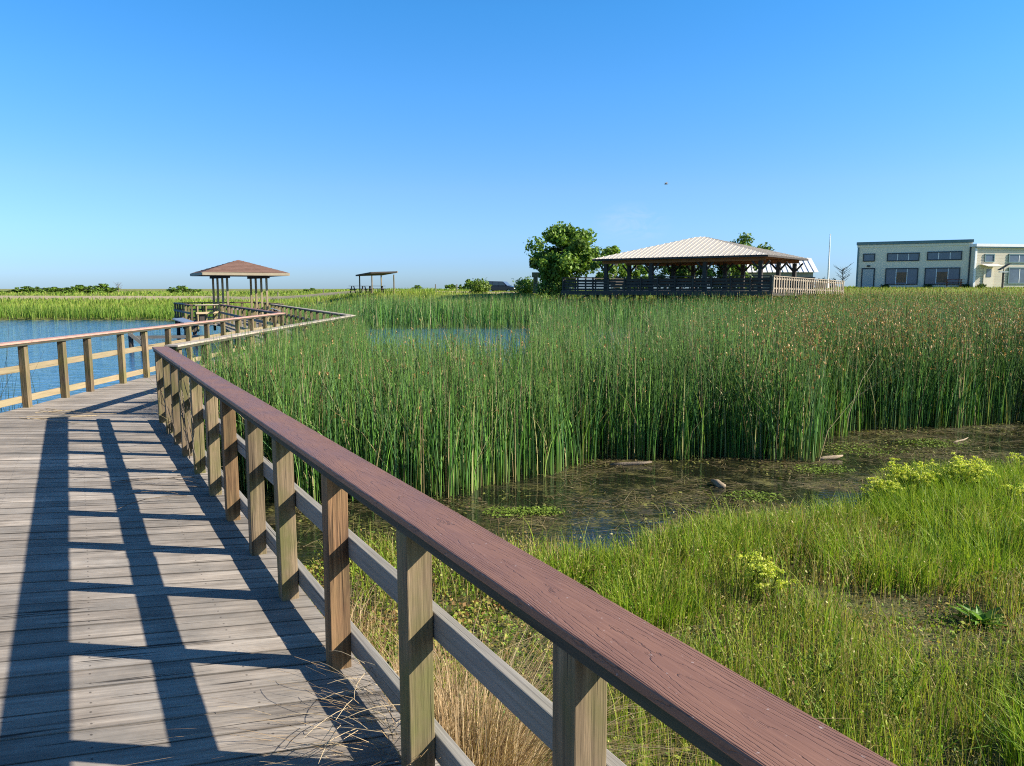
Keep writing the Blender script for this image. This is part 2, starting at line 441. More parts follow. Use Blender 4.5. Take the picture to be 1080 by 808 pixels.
M['dirt'] = plain('tan_dirt', (.34, .28, .17), .95, .1, var=.2, scale=.7)
strip('dirt_path', [(-170, 172), (-110, 166), (-62, 158), (-40, 140), (-26, 122), (-15, 104), (-8, 92), (-3, 86), (4, 82.5)], 7., M['dirt'], (-.4, .62, .70, .62, -.4))

# ------------------------------------------------------------------ water
def water_mat(name, deep, wave, strength, algae=False):
    m, nt, out = new_mat(name); b = NB(nt)
    tc = b.n('ShaderNodeTexCoord').outputs['Object']
    w1 = b.noise(b.mapping(tc, (wave*.55, wave*1.5, 1)), 1, 4, .6, .6)
    nrm = b.bump(w1, strength, .12)
    wat = b.bsdf(deep, .04, .5, nrm)
    if algae:
        a1 = b.noise(tc, 1.3, 5, .68, .5); a2 = b.noise(b.mapping(tc, (14, 40, 1)), 1, 4, .7, 1.2)
        a3 = b.noise(tc, 3.1, 4, .6)
        mask = b.remap(b.math('ADD', b.math('MULTIPLY', a1, .9), b.math('MULTIPLY', a2, .75)), .86, .97)
        ac = b.mix(b.remap(a3, .4, .62), (.060, .050, .020), (.17, .155, .035))
        ac = b.mix(b.remap(a2, .40, .62), (.018, .015, .008), ac)
        alg = b.bsdf(ac, .65, .3, b.bump(a2, .9, .02))
        mx = b.n('ShaderNodeMixShader'); b.l(mask, mx.inputs[0]); b.l(wat, mx.inputs[1]); b.l(alg, mx.inputs[2])
        b.l(mx.outputs[0], out.inputs[0])
    else: b.l(wat, out.inputs[0])
    return m
M['pond'] = water_mat('pond_water', (.018, .095, .19), 2.8, .36)
M['marsh'] = water_mat('marsh_water', (.010, .011, .006), 3., .10, True)
def sheet(name, rects, mat):
    mb = MB()
    for x0, x1, y0, y1 in rects:
        mb.quad([(x0, y0, WATER), (x1, y0, WATER), (x1, y1, WATER), (x0, y1, WATER)])
    return tag(mb.build(name, mat), kind='structure')
sheet('pond_water', [(-160, -4.6, -40, 75), (-4.6, 60, 15.2, 75)], M['pond'])
sheet('marsh_water', [(-4.6, 60, -40, 15.2)], M['marsh'])

# ------------------------------------------------------------------ boardwalk deck
bd = MB()
def seg_x(p, d, a, c):
    """where the line p+t*d meets the line a-c; returns t"""
    ex, ey = c[0]-a[0], c[1]-a[1]
    den = d[0]*ey-d[1]*ex
    return ((a[0]-p[0])*ey-(a[1]-p[1])*ex)/den
pitch = .142
def board(p0, p1, q0, q1, zt, th=.038):
    """one plank with its near edge p0-p1 and far edge q0-q1"""
    r = random.random(); z = zt+random.uniform(-.002, .002); uo = 0
    top = [(*p0, z), (*p1, z), (*q1, z), (*q0, z)]
    L = math.dist(p0, p1)
    bd.quad(top, [(-L, 0), (0, 0), (0, .133), (-L, .133)], r)
    bot = [(x, y, zt-th) for x, y, _ in top]
    for i in range(4):
        j = (i+1) % 4
        l = math.dist(top[i][:2], top[j][:2])
        bd.quad([top[j], top[i], bot[i], bot[j]], [(l, 0), (0, 0), (0, th), (l, th)], r)
# near stretch: planks fan gently as the walk curves
y = -2.2; prev = None
def near_line(y):
    a = rad(float(np.interp(y, [-2.2, 2.0, 4.5, 8.0, 10.2], [27, 17, 9.5, 4, 1.5])))
    p = (rline(y)+.09*.87, y+.04); d = (-math.cos(a), -math.sin(a))
    t = 1.0
    # left edge: parallel to the right one, then the second stretch
    lp = (rline(0)-3.03, 0)
    t1 = seg_x(p, d, lp, (lp[0]-.503, .864)); t2 = seg_x(p, d, (LA[0]-.04, 8), (LB[0]-.04, 23))
    t = min(t1, t2) if t2 > 0 else t1
    return p, (p[0]+d[0]*t, p[1]+d[1]*t)
y = -2.2
while y < 9.50:
    g = random.uniform(.005, .013)
    a0, a1 = near_line(y); b0, b1 = near_line(y+pitch-g)
    board(a1, a0, b1, b0, 0)
    y += pitch
# second stretch
while y < 22.3:
    xr = np.interp(y, [9.4, 21, 23], [-4.32, -4.33, -5.2]); xl = np.interp(y, [9.3, 23], [LA[0]-.06, LB[0]-.06])
    board((xl, y-.0), (xr, y), (xl, y+pitch-.006), (xr, y+pitch-.006), 0); y += pitch
# third stretch up to the shelter platform
D3 = Vector((RD[0]-RC[0], RD[1]-RC[1], 0)).normalized(); N3 = Vector((D3.y, -D3.x, 0))
s = .6
while s < 17.3:
    c = Vector((RC[0], RC[1], 0))+D3*s+N3*.07; e = c-N3*2.45
    c2 = c+D3*(pitch-.006); e2 = e+D3*(pitch-.006)
    board((e.x, e.y), (c.x, c.y), (e2.x, e2.y), (c2.x, c2.y), .004); s += pitch
# platform
v_ = -3.2
while v_ < 3.2:
    f0 = GZ+GR*-2.75-GN*v_; f1 = GZ+GR*1.45-GN*v_; h0 = f0-GN*(pitch-.006); h1 = f1-GN*(pitch-.006)
    board((f0.x, f0.y), (f1.x, f1.y), (h0.x, h0.y), (h1.x, h1.y), .008); v_ += pitch
walk = tag(bd.build('boardwalk', M['deck']), kind='structure')
# stringers and piles below the deck
st = MB()
def pl(a, c, z, w, h, mb): mb.beam((a[0], a[1], z), (c[0], c[1], z), w, h)
for off in (.05, 1.2, 2.4):
    a = (rline(-2)-off*.87, -2-off*.493); c = (RB[0]-off*.87+.05, RB[1]-off*.493)
    pl(a, c, -.135, .05, .18, st)
for off in (0, 1.1, 2.25):
    pl((RB[0]-off, RB[1]), (RC[0]-off, RC[1]), -.135, .05, .18, st)
    p = Vector((RC[0], RC[1], 0))-N3*off; q = p+D3*17; pl(p, q, -.135, .05, .18, st)
for u in (-2.6, -1, 1.3):
    p = GZ+GR*u+GN*3.1; q = GZ+GR*u-GN*3.1; pl(p, q, -.135, .05, .18, st)
st.build('stringer', M['dark_wood'], walk)
def pile(x, y, z1=-.04, r=.09, par=walk):
    mb = MB(); mb.tube([(x, y, -1.8), (x, y, z1)], [r*1.05, r], 10); return mb.build('pile', M['dark_wood'], par)
for k in range(5):
    yy = -1+k*2.6
    for off in (.12, 2.3): pile(rline(yy)-off*.87, yy-off*.493)
for k in range(5):
    for xx in (-4.6, -6.7): pile(xx, 11+k*2.7)
for k in range(6):
    for off in (.1, 2.2):
        p = Vector((RC[0], RC[1], 0))+D3*(1.5+k*2.9)-N3*off; pile(p.x, p.y)
for u in (-2.6, 1.3):
    for v in (-3.1, 0, 3.1):
        p = GZ+GR*u+GN*v; pile(p.x, p.y)

# ------------------------------------------------------------------ railings
CAPZ = .87
def railing(name, label, path, posts, outer, capm, postm, railm, cap_w=.178, bev=.004, group=None, post_mats=None, z0=0., hgt=CAPZ, subcap=True, special=(), down=-.30, cap_off=0.):
    """path: list of (x,y) corners; posts: list of (x,y,ang); outer: +1 rails on the right of the direction of travel"""
    root = empty(name, (path[0][0], path[0][1], z0), 0, label, 'railing', group)
    o = Vector((path[0][0], path[0][1], 0))
    for i, (x, y, a) in enumerate(posts):
        mb = MB(); d = Vector((math.cos(a), math.sin(a), 0)); tl = random.uniform(-.006, .006); tl2 = random.uniform(-.006, .006)
        p = Vector((x, y, 0))-o
        mb.beam(p+Vector((0, 0, down)), p+Vector((tl, tl2, hgt)), .089, .089, (d.x, d.y, 0))
        pm = M['post_new'] if i in special else M[postm]
        po = mb.build('post', pm, root, bev)
        if i in special: po['label'] = 'newer red brown post with bold grain'
    for nm, z, hh in (('mid_rail', .545, .092), ('bottom_rail', .115, .092)):
        mb = MB()
        for a, c in zip(path[:-1], path[1:]):
            a = Vector((*a, 0))-o; c = Vector((*c, 0))-o; d = (c-a).normalized(); n = Vector((d.y, -d.x, 0))*outer
            mb.beam(a+n*.066+Vector((0, 0, z)), c+n*.066+Vector((0, 0, z)), .04, hh, uo=random.uniform(0, 9))
        mb.build(nm, M[railm], root, bev)
    mb = MB(); mb2 = MB()
    for k, (a, c) in enumerate(zip(path[:-1], path[1:])):
        a = Vector((*a, 0))-o; c = Vector((*c, 0))-o; d = (c-a).normalized()
        L = (c-a).length; q = 0
        n_ = Vector((d.y, -d.x, 0))*outer*cap_off; a = a-d*.06+n_; c = c+d*.06+n_; zz = .004*k
        lo = .034 if subcap else .0
        mb.beam(a+Vector((0, 0, hgt+lo+.013+zz)), c+Vector((0, 0, hgt+lo+.013+zz)), cap_w, .026, uo=random.uniform(0, 3))
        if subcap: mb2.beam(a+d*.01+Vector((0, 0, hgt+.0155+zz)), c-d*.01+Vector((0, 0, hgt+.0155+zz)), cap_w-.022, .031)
    mb.build('cap', M[capm], root, bev*1.2)
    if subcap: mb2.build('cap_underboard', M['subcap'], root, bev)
    return root
ang = math.atan2(RDIR.y, RDIR.x)
ysr = [-1.1, -.1, .76, 1.59, 2.40, 3.17, 3.92, 4.60, 5.31, 5.98, 6.70, 7.41, 8.0, 8.62, 9.31]
railing('railing', 'long near railing with purple brown composite cap and mossy posts, crossing the foreground',
        [(rline(-1.6), -1.6), RB], [(rline(y), y, ang) for y in ysr], +1, 'cap', 'post', 'rail', special=(5, 8), cap_off=.028, cap_w=.18)
# second stretch, right-hand side: weathered grey cap, bends left at the far corner
def along(a, c, n, t0=0., t1=1.):
    an = math.atan2(c[1]-a[1], c[0]-a[0])
    return [(a[0]+(c[0]-a[0])*(t0+(t1-t0)*i/(n-1)), a[1]+(c[1]-a[1])*(t0+(t1-t0)*i/(n-1)), an) for i in range(n)]
RB2 = (RB[0]+.02, RB[1]+.38)
railing('railing', 'weathered tan capped railing beyond the bend, half sunk in the tall reeds on its right',
        [RB2, RC], along(RB2, RC, 13, .01, .99), +1, 'grey_cap', 'post', 'rail_tan')
railing('railing', 'greyish railing from the far reed side corner back towards the small shelter',
        [(RC[0]-.12, RC[1]+.22), RD], along((RC[0]-.12, RC[1]+.22), RD, 15, .01, .99), +1, 'grey_cap', 'post', 'rail')
lps = [9.38, 10.52, 11.45, 12.15, 13.22, 14.12, 15.1, 16.1, 17.1, 18.1, 19.1, 20.2, 21.3, 22.2, 22.95]
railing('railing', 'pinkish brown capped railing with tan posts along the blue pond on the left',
        [LA, LB], [(np.interp(y, [9.3, 23], [LA[0], LB[0]]), y, math.pi/2) for y in lps], -1, 'cap_pink', 'post', 'rail_tan')
la0 = (rline(-1.6)-3.0, -1.6)
la1 = (LA[0]+.06, 8.98)
railing('railing', 'near left railing of the boardwalk beside the pond, outside the photo edge',
        [la0, la1], along(la0, la1, 13, .01, .99), -1, 'cap', 'post', 'rail_tan')
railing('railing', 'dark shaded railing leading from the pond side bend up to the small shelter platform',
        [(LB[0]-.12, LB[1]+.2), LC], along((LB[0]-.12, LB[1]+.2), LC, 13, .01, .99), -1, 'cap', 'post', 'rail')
cFL = GZ-GR*2.7+GN*3.2; cBL = GZ-GR*2.7-GN*3.1; cBR = GZ+GR*1.35-GN*3.1; cFR = GZ+GR*1.35+GN*3.1
T2 = lambda v: (v.x, v.y)
pp = [T2(cFL), T2(cBL), T2(cBR), T2(cFR)]
posts = along(T2(cFL), T2(cBL), 7)+along(T2(cBL), T2(cBR), 6, .16)+along(T2(cBR), T2(cFR), 7, .14, .96)
railing('railing', 'railing boxing in the small red roofed shelter platform above the water',
        pp, posts, -1, 'cap', 'post', 'rail')
fr0 = cFL+GR*.12+GN*.02
railing('railing', 'short sunlit front railing of the small shelter platform, facing the boardwalk',
        [T2(fr0), (LC[0]+.02, LC[1]+.25)], along(T2(fr0), (LC[0]+.02, LC[1]+.25), 4, .08, .95), +1, 'grey_cap', 'post', 'rail_tan')

# two added slanted panels standing for the sunlit white tips of rail caps
def rail_tip_panel(x, y, ang, label, z=.93):
    r = empty('sunlit_rail_tip', (x, y, z), ang, label, 'sign', 'added panels for sunlit rail tips')
    mb = MB(); mb.beam((-.25, -.02, .05), (.25, -.02, .05), .26, .02, (0, -.34, 1)); mb.build('panel', M['steel'], r, .003)
    for x in (-.2, .2):
        mb = MB(); mb.beam((x, 0, -.02), (x, 0, .05), .05, .05, (0, 1, 0)); mb.build('bracket', M['dark_wood'], r)
    return r
rail_tip_panel(-7.0, 16.15, rad(90), 'pale slanted panel added for a sunlit rail tip on the pond side just past the bend')
rail_tip_panel(-7.55, 24.3, rad(116), 'pale slanted panel added for a sunlit tip at the start of the dark railing near the shelter')

# ------------------------------------------------------------------ small red roofed shelter
def hip(mb, L, W, z0, z1, ridge=0., th=.16, ribs=0, rib_h=.04):
    """hip roof, footprint L x W, eave z0 apex z1; thickness th below the eave edge"""
    a, c = L/2, W/2; r = ridge/2
    e = [(-a, -c, z0), (a, -c, z0), (a, c, z0), (-a, c, z0)]
    if r > 0:
        t = [(-r, 0, z1), (r, 0, z1)]
        mb.quad([e[0], e[1], t[1], t[0]]); mb.quad([e[2], e[3], t[0], t[1]]); mb.quad([e[1], e[2], t[1]]); mb.quad([e[3], e[0], t[0]])
    else:
        t = (0, 0, z1)
        for i in range(4): mb.quad([e[i], e[(i+1) % 4], t])
    if ribs:
        for sgn in (-1, 1):
            n = int(L/ribs)
            for i in range(1, n):
                u = -a+i*L/n; f = min(1, (a-abs(u))/(a-r))
                mb.beam((u, sgn*c*1.0, z0+.01), (u, sgn*c*(1-f), z0+(z1-z0)*f+.01), .035, rib_h)
            n = int(W/ribs)
            for i in range(1, n):
                v = -c+i*W/n; f = 1-abs(v)/c
                mb.beam((sgn*a, v, z0+.01), (sgn*(a-(a-r)*f), v, z0+(z1-z0)*f+.01), .035, rib_h)
gz = empty('small_shelter', GZ, GANG, 'small square shelter with red brown shingle hip roof on grouped timber posts over the pond', 'shelter')
mb = MB(); hip(mb, 4.0, 4.0, 2.43, 3.09)
for k in range(1, 9):    # shingle courses as slight ridges
    f = k/9; h_ = 2.0*(1-f); z = 2.43+.66*f+.006
    for i in range(4):
        c = [(-h_, -h_), (h_, -h_), (h_, h_), (-h_, h_)]; p, q = c[i], c[(i+1) % 4]
        mb.beam((*p, z), (*q, z), .03, .012)
mb.build('roof', M['shingle'], gz)
mb = MB()
for (p, q) in (((-2.01, -2.02), (2.01, -2.02)), ((2.02, -2.01), (2.02, 2.01)), ((2.01, 2.02), (-2.01, 2.02)), ((-2.02, 2.01), (-2.02, -2.01))):
    mb.beam((*p, 2.35), (*q, 2.35), .04, .13)
mb.build('fascia', M['fascia'], gz)
mb = MB(); mb.quad([(-1.98, -1.98, 2.28), (-1.98, 1.98, 2.28), (1.98, 1.98, 2.28), (1.98, -1.98, 2.28)]); mb.build('soffit', M['dark_wood'], gz)
for u in (-.93, .93):
    for v in (-1.25, -.45, .4, 1.2):
        mb = MB(); mb.beam((u-v*.11, v, .0), (u-v*.11, v, 2.16), .095, .095, (0, 1, 0)); mb.build('post', M['rail_tan'], gz, .006)
mb = MB()
for u in (-.93, .93): mb.beam((u+.17, -1.6, 2.22), (u-.17, 1.6, 2.22), .12, .12)
mb.build('beam', M['dark_wood'], gz)
for u, sg in ((-1.9, 1),):
    be = empty('bench', tuple(GZ+GR*u+GN*.2), GANG, 'dark timber bench inside the small shelter railing', 'bench')
    mb = MB(); mb.box((0, 0, .45), (.42, 1.8, .05)); mb.build('seat', M['dark_wood'], be)
    for vv in (-.75, .75):
        mb = MB(); mb.box((0, vv, .215), (.36, .09, .42)); mb.build('leg', M['dark_wood'], be)

# old pilings standing in the pond
pg = empty('dock_piling', (-15.2, 30.7, WATER), rad(10), 'dark old piling pair with cross brace standing in the pond', 'piling')
for dx in (-.22, .22):
    mb = MB(); mb.tube([(dx, 0, -.9), (dx, 0, .78)], [.10, .09], 9); mb.build('pile', M['dark_wood'], pg)
mb = MB(); mb.beam((-.25, -.12, .72), (.3, -.12, .25), .04, .14); mb.build('brace', M['rail'], pg)
mb = MB(); mb.beam((-.3, -.06, .55), (3.4, -.06, .55), .05, .12); mb.build('beam', M['rail'], pg)
mb = MB(); mb.tube([(3.3, .05, -.9), (3.3, .05, .7)], [.09, .08], 9); mb.build('pile', M['dark_wood'], pg)

# ------------------------------------------------------------------ big pavilion
PA = -math.atan2(.6, .8)
PU = Vector((.8, -.6, 0)); PV = Vector((.6, .8, 0)); PO = Vector((16.65, 50, 0))
PC = PO-PU*6.65+PV*4.6
pv = empty('pavilion', (PC.x, PC.y, 1.5), PA, 'large open pavilion with cream ribbed metal hip roof on a dark timber deck', 'pavilion')
mb = MB(); hip(mb, 13.3, 9.2, 2.36, 4.0, .6, ribs=.36, rib_h=.03); mb.build('roof', M['metal_roof'], pv)
mb = MB()
for (p, q) in (((-6.6, -4.57), (6.6, -4.57)), ((6.62, -4.57), (6.62, 4.57)), ((6.6, 4.57), (-6.6, 4.57)), ((-6.62, 4.57), (-6.62, -4.57))):
    mb.beam((*p, 2.29), (*q, 2.29), .05, .12)
mb.build('fascia', M['dark_wood'], pv)
mb = MB(); mb.quad([(-6.5, -4.5, 2.335), (-6.5, 4.5, 2.335), (6.5, 4.5, 2.335), (6.5, -4.5, 2.335)]); mb.build('ceiling', M['soffit'], pv)
for v in (-3.7, 0, 3.7):
    mb = MB(); mb.beam((-6.2, v, 2.13), (6.2, v, 2.13), .15, .24); mb.build('beam', M['soffit'], pv)
for u in (-5.9, -2.1, 2.0, 5.9):
    for v in (-3.7, 0, 3.7):
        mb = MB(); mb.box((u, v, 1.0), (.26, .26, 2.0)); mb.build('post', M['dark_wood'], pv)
        mb = MB()
        for s_ in (-1, 1): mb.beam((u+s_*.1, v, 1.45), (u+s_*.6, v, 2.0), .09, .12, (0, 0, 1))
        mb.build('knee_brace', M['dark_wood'], pv)
dx0, dx1, dy0, dy1 = -9.1, 7.1, -5.0, 5.0
mb = MB(); k = dx0
while k < dx1-.1: mb.box((k+.07, 0, -.02), (.134, dy1-dy0, .04)); k += .14
mb.build('deck', M['rail'], pv)
mb = MB()
for (p, q) in (((dx0, dy0-.03), (dx1, dy0-.03)), ((dx1+.03, dy0), (dx1+.03, dy1)), ((dx0, dy1+.03), (dx1, dy1+.03)), ((dx0-.03, dy0), (dx0-.03, dy1))):
    mb.beam((*p, -.16), (*q, -.16), .05, .3)
mb.build('rim_joist', M['dark_wood'], pv)
for i in range(9):
    for v in (dy0+.3, 0, dy1-.3):
        mb = MB(); u = dx0+.3+i*(dx1-dx0-.6)/8; mb.tube([(u, v, -3.2), (u, v, -.05)], .12, 8); mb.build('pile', M['dark_wood'], pv)
        if v < 0 and i % 2 == 0:
            mb = MB(); mb.beam((u, v-.08, -1.2), (u+1.9, v-.08, -.35), .05, .14); mb.build('cross_brace', M['dark_wood'], pv)
def local(p): return PC+PU*p[0]+PV*p[1]
def pav_railing(label, a, c, n, vert=True, capm='dark_wood'):
    a3 = local(a); c3 = local(c); L = (c3-a3).length; an = math.atan2(c3.y-a3.y, c3.x-a3.x)
    r = empty('railing', (a3.x, a3.y, 1.5), an, label, 'railing')
    for i in range(n):
        mb = MB(); x = .05+(L-.1)*i/(n-1); mb.box((x, 0, .41), (.1, .1, 1.1)); mb.build('post', M['dark_wood'], r)
    for z, nm, hh in ((.76, 'mid_rail', .15), (.54, 'mid_rail', .15), (.32, 'mid_rail', .15), (.10, 'bottom_rail', .15)):
        mb = MB(); mb.beam((0, .07, z), (L, .07, z), .04, hh); mb.build(nm, M['dark_wood'], r)
    mb = MB(); mb.beam((-.05, 0, .99), (L+.05, 0, .99), .2, .05); mb.build('cap', M[capm], r)
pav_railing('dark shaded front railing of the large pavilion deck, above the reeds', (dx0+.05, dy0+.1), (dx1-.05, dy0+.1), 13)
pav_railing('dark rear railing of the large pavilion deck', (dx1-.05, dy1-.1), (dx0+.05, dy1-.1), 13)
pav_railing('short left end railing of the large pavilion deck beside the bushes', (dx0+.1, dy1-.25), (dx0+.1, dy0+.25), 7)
# benches and tables on the pavilion deck
def picnic_table(x, y, z, rz, label, m='rail', group=None, hs=1.):
    r = empty('picnic_table', (x, y, z), rz, label, 'picnic table', group)
    mb = MB()
    for k in range(5): mb.box((0, -.30+k*.15, .75), (1.9, .14, .04))
    mb.build('tabletop', M[m], r)
    for s_ in (-1, 1):
        mb = MB(); mb.box((0, s_*.68, .45), (1.9, .26, .045)); mb.build('seat', M[m], r)
        mb = MB(); xx = s_*.65
        mb.beam((xx, -.62, .0), (xx, -.22, .73), .05, .1, (1, 0, 0)); mb.beam((xx, .62, .0), (xx, .22, .73), .05, .1, (1, 0, 0))
        mb.beam((xx+.055, -.78, .40), (xx+.055, .78, .40), .05, .09, (0, 0, 1)); mb.build('leg_frame', M[m], r)
    return r
gpt = 'picnic tables under the large pavilion'
for i, (u, v, lb) in enumerate(((-4.2, -1.6, 'dark picnic table under the left end of the pavilion roof'), (-.2, -1.8, 'dark picnic table under the middle of the pavilion roof'), (3.9, -1.5, 'dark picnic table under the right end of the pavilion roof'))):
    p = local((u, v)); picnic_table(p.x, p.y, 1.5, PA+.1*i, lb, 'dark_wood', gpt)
# pale picket ramp fence
fa = local((dx1+.05, dy0+.1)); fd = Vector((.62, .78, 0)).normalized(); FL = 16.2
pf = empty('picket_fence', (fa.x, fa.y, 1.5), math.atan2(fd.y, fd.x), 'pale sunlit picket fence along the ramp right of the large pavilion', 'fence')
drop = lambda x: -.22*x/FL
for i in range(34):
    x = .1+(FL-.2)*i/33
    mb = MB(); mb.box((x, -.03, .42+drop(x)), (.15, .03, 1.04)); mb.build('picket', M['pale_wood'], pf)
for z, nm in ((.80, 'top_rail'), (.18, 'bottom_rail')):
    mb = MB(); mb.beam((0, .02, z), (FL, .02, z+drop(FL)), .06, .1); mb.build(nm, M['pale_wood'], pf)
mb = MB(); mb.beam((-.05, 0, .97), (FL, 0, .97+drop(FL)), .18, .045); mb.build('cap', M['pale_wood'], pf)
for i in range(8):
    x = .1+(FL-.2)*i/7; mb = MB(); mb.box((x, .09, -.6), (.1, .1, 3.0+2*drop(x))); mb.build('post', M['pale_wood'], pf)
rp = MB(); q0 = fa; pfv = Vector((-fd.y, fd.x, 0))
for i in range(int(FL/.15)):
    x = i*.15+.07; c = q0+fd*x+pfv*.15; e = q0+fd*x+pfv*1.7
    rp.beam((c.x, c.y, 1.47+drop(x)), (e.x, e.y, 1.47+drop(x)), .142, .04)
tag(rp.build('ramp', M['rail']), kind='structure')

# ------------------------------------------------------------------ buildings
def window(par, x, z, w, h, panes=1, trim='dark_trim', blind=False, yf=0.):
    r = MB(); t = .1
    r.box((x, yf-.05, z+h/2-t/2), (w, .10, t)); r.box((x, yf-.05, z-h/2+t/2), (w, .10, t))
    for s_ in (-1, 1): r.box((x+s_*(w/2-t/2), yf-.048, z), (t, .096, h-2*t))
    fr = r.build('window', M[trim], par)
    g = MB(); g.box((x, yf-.02, z), (w-2*t, .04, h-2*t)); g.build('pane', M['glass'], fr)
    if panes > 1:
        for i in range(1, panes):
            mb = MB(); mb.box((x-w/2+w*i/panes, yf-.043, z), (.07, .03, h-2*t-.01)); mb.build('mullion', M['white'], fr)
    if blind:
        mb = MB(); mb.box((x+.05, yf-.035, z-.12), (w*.34, .03, h*.62)); mb.build('blind', M['blind'], fr)
    return fr
# blue-grey building: local x along the facade, local -y to the viewer
B1L = Vector((39.7, 88.3, 1.72)); B1R = Vector((49.6, 83.0, 1.72)); bl = B1R-B1L; B1W = bl.length
b1 = empty('office_building', B1L, math.atan2(bl.y, bl.x), 'blue grey flat roofed two tier building with dark framed windows on the grassy rise', 'building')
mb = MB(); mb.box((B1W/2, 4.5, 2.35), (B1W, 9, 5.3)); mb.build('wall', M['stucco'], b1)
mb = MB(); mb.box((B1W/2, 4.5, 5.05), (B1W+.3, 9.3, .32)); mb.build('roof_trim', M['teal'], b1)
mb = MB(); mb.box((B1W/2, 4.5, 4.72), (B1W+.12, 9.12, .24)); mb.build('frieze', M['stucco'], b1)
mb = MB(); mb.box((.06, -.06, 2.3), (.16, .1, 4.6)); mb.build('corner_trim', M['teal'], b1)
mb = MB(); mb.box((B1W-.12, -.06, 2.3), (.12, .1, 4.6)); mb.build('downpipe', M['dark_trim'], b1)
k = B1W/120.
window(b1, 13.*k, 3.45, 1.25, .9); window(b1, 50*k, 3.45, 3.25, .92, 3); window(b1, 93*k, 3.5, 3.35, .95, 3)
window(b1, 49.5*k, 1.3, 3.3, 1.85, 3, blind=True); window(b1, 92*k, 1.3, 3.4, 1.85, 3, blind=True)
mb = MB(); mb.box((13*k, -.05, 1.1), (1.4, .1, 2.35)); do = mb.build('door_frame', M['dark_trim'], b1)
mb = MB(); mb.box((13*k, -.08, 1.05), (1.12, .1, 2.15)); mb.build('door', M['door'], do)
mb = MB(); mb.box((13*k, -.1, 2.5), (.35, .2, .16)); mb.build('wall_lamp', M['dark_trim'], b1)
# cream building
B2L = Vector((49.65, 82.45, 1.72)); B2A = rad(10)
b2 = empty('siding_building', B2L, B2A, 'cream lap siding building at the right edge with a porch door', 'building')
mb = MB(); mb.box((8, 4.5, 2.3), (16, 9, 4.6)); mb.build('wall', M['cream'], b2)
mb = MB()
for i in range(15): mb.beam((-.02, -.02, .25+i*.28), (16.02, -.02, .25+i*.28), .05, .26, (0, -.12, 1))
mb.build('siding', M['cream'], b2)
mb = MB(); mb.box((8, 4.4, 4.55), (16.3, 9.5, .3)); mb.build('roof', M['white_roof'], b2)
mb = MB(); mb.box((8, -.2, 4.33), (16.2, .2, .12)); mb.build('gutter', M['teal'], b2)
mb = MB(); mb.box((.05, -.09, 2.2), (.22, .1, 4.3)); mb.build('corner_trim', M['white'], b2)
window(b2, 1.75, 3.2, 1.2, .9, 1, 'teal', yf=-.06); window(b2, 5.4, 3.2, 2.6, .95, 2, 'teal', yf=-.06); window(b2, 5.6, 1.35, 2.8, 1.75, 2, 'teal', yf=-.06)
mb = MB(); mb.box((1.75, -.1, 1.1), (1.2, .1, 2.2)); do = mb.build('door', M['cream'], b2)
mb = MB(); mb.box((1.75, -.16, 1.6), (.6, .04, .85)); mb.build('pane', M['glass'], do)
mb = MB(); mb.beam((.7, -.62, 2.42), (2.7, -.62, 2.42), 1.1, .07, (0, -.25, 1)); mb.build('door_canopy', M['cream'], b2)
# things by the building
picnic_table(47.6, 82.4, land_z(47.6, 82.4)+.2, math.atan2(bl.y, bl.x), 'reddish brown picnic table on the lawn by the blue grey building', 'rail')
for o in bpy.data.objects:
    if o.parent and o.parent.get('label', '').startswith('reddish brown picnic'): o.data.materials[0] = M['rust']
sp = empty('post_lamp', (51.3, 80.0, float(land_z(51.3, 80.))), 0, 'dark post with white crosspiece and tilted panel before the cream building', 'post')
mb = MB(); mb.box((0, 0, .8), (.14, .14, 1.7)); mb.build('post', M['dark_wood'], sp)
mb = MB(); mb.box((0, 0, 1.70), (.85, .3, .1)); mb.build('crosspiece', M['white'], sp)
mb = MB(); mb.beam((-.5, 0, 1.9), (.55, 0, 2.55), .5, .05); mb.beam((0, 0, 1.75), (0, 0, 2.2), .05, .05, (0, 1, 0)); mb.build('panel', M['dark_trim'], sp)
def low_bush(x, y, h, r, label, cols, n=500, name='low_bush', group=None, size=.12):
    ro = empty(name, (x, y, float(land_z(x, y))), 0, label, 'bush', group)
    u = R.normal(size=(n, 3)); u /= np.linalg.norm(u, axis=1, keepdims=True)
    lump = 1+.25*np.sin(u[:, 0]*5+x)*np.cos(u[:, 1]*4+y)+.15*R.normal(size=n)
    rad_ = (R.uniform(.35, 1, n)**.5*lump)[:, None]
    P = u*rad_*np.array((r, r, h*.55))+np.array((0, 0, h*.45)); P[:, 2] = np.abs(P[:, 2])
    N = u+R.normal(size=(n, 3))*.7
    v, f, c = quads(P, N, R.uniform(.7, 1.3, n)*size, colv(cols, n, .3)); np_mesh('foliage', v, f, c, M['leaf'], ro)
    mb = MB()
    for i in range(5):
        a = i*1.256; mb.tube([(.1*math.cos(a), .1*math.sin(a), -.1), (r*.5*math.cos(a), r*.5*math.sin(a), h*.6)], [.03, .012], 5)
    mb.build('stem', M['bark'], ro)
    return ro
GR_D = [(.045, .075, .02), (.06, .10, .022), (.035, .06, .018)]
GR_M = [(.12, .20, .028), (.155, .245, .034), (.08, .145, .024), (.19, .28, .045)]
GR_Y = [(.14, .19, .03), (.17, .21, .04), (.10, .15, .03)]
for x, y, lb in ((42.2, 86.4, 'small dark shrub by the pale door of the blue grey building'), (46.0, 84.6, 'small dark shrub between the two large windows'), (49.0, 82.9, 'small dark shrub at the right corner of the blue grey building'), (50.2, 81.7, 'small dark shrub in front of the porch door')):
    low_bush(x, y, .45, .5, lb, GR_D, 200, 'small_shrub', 'shrubs along the building foot')
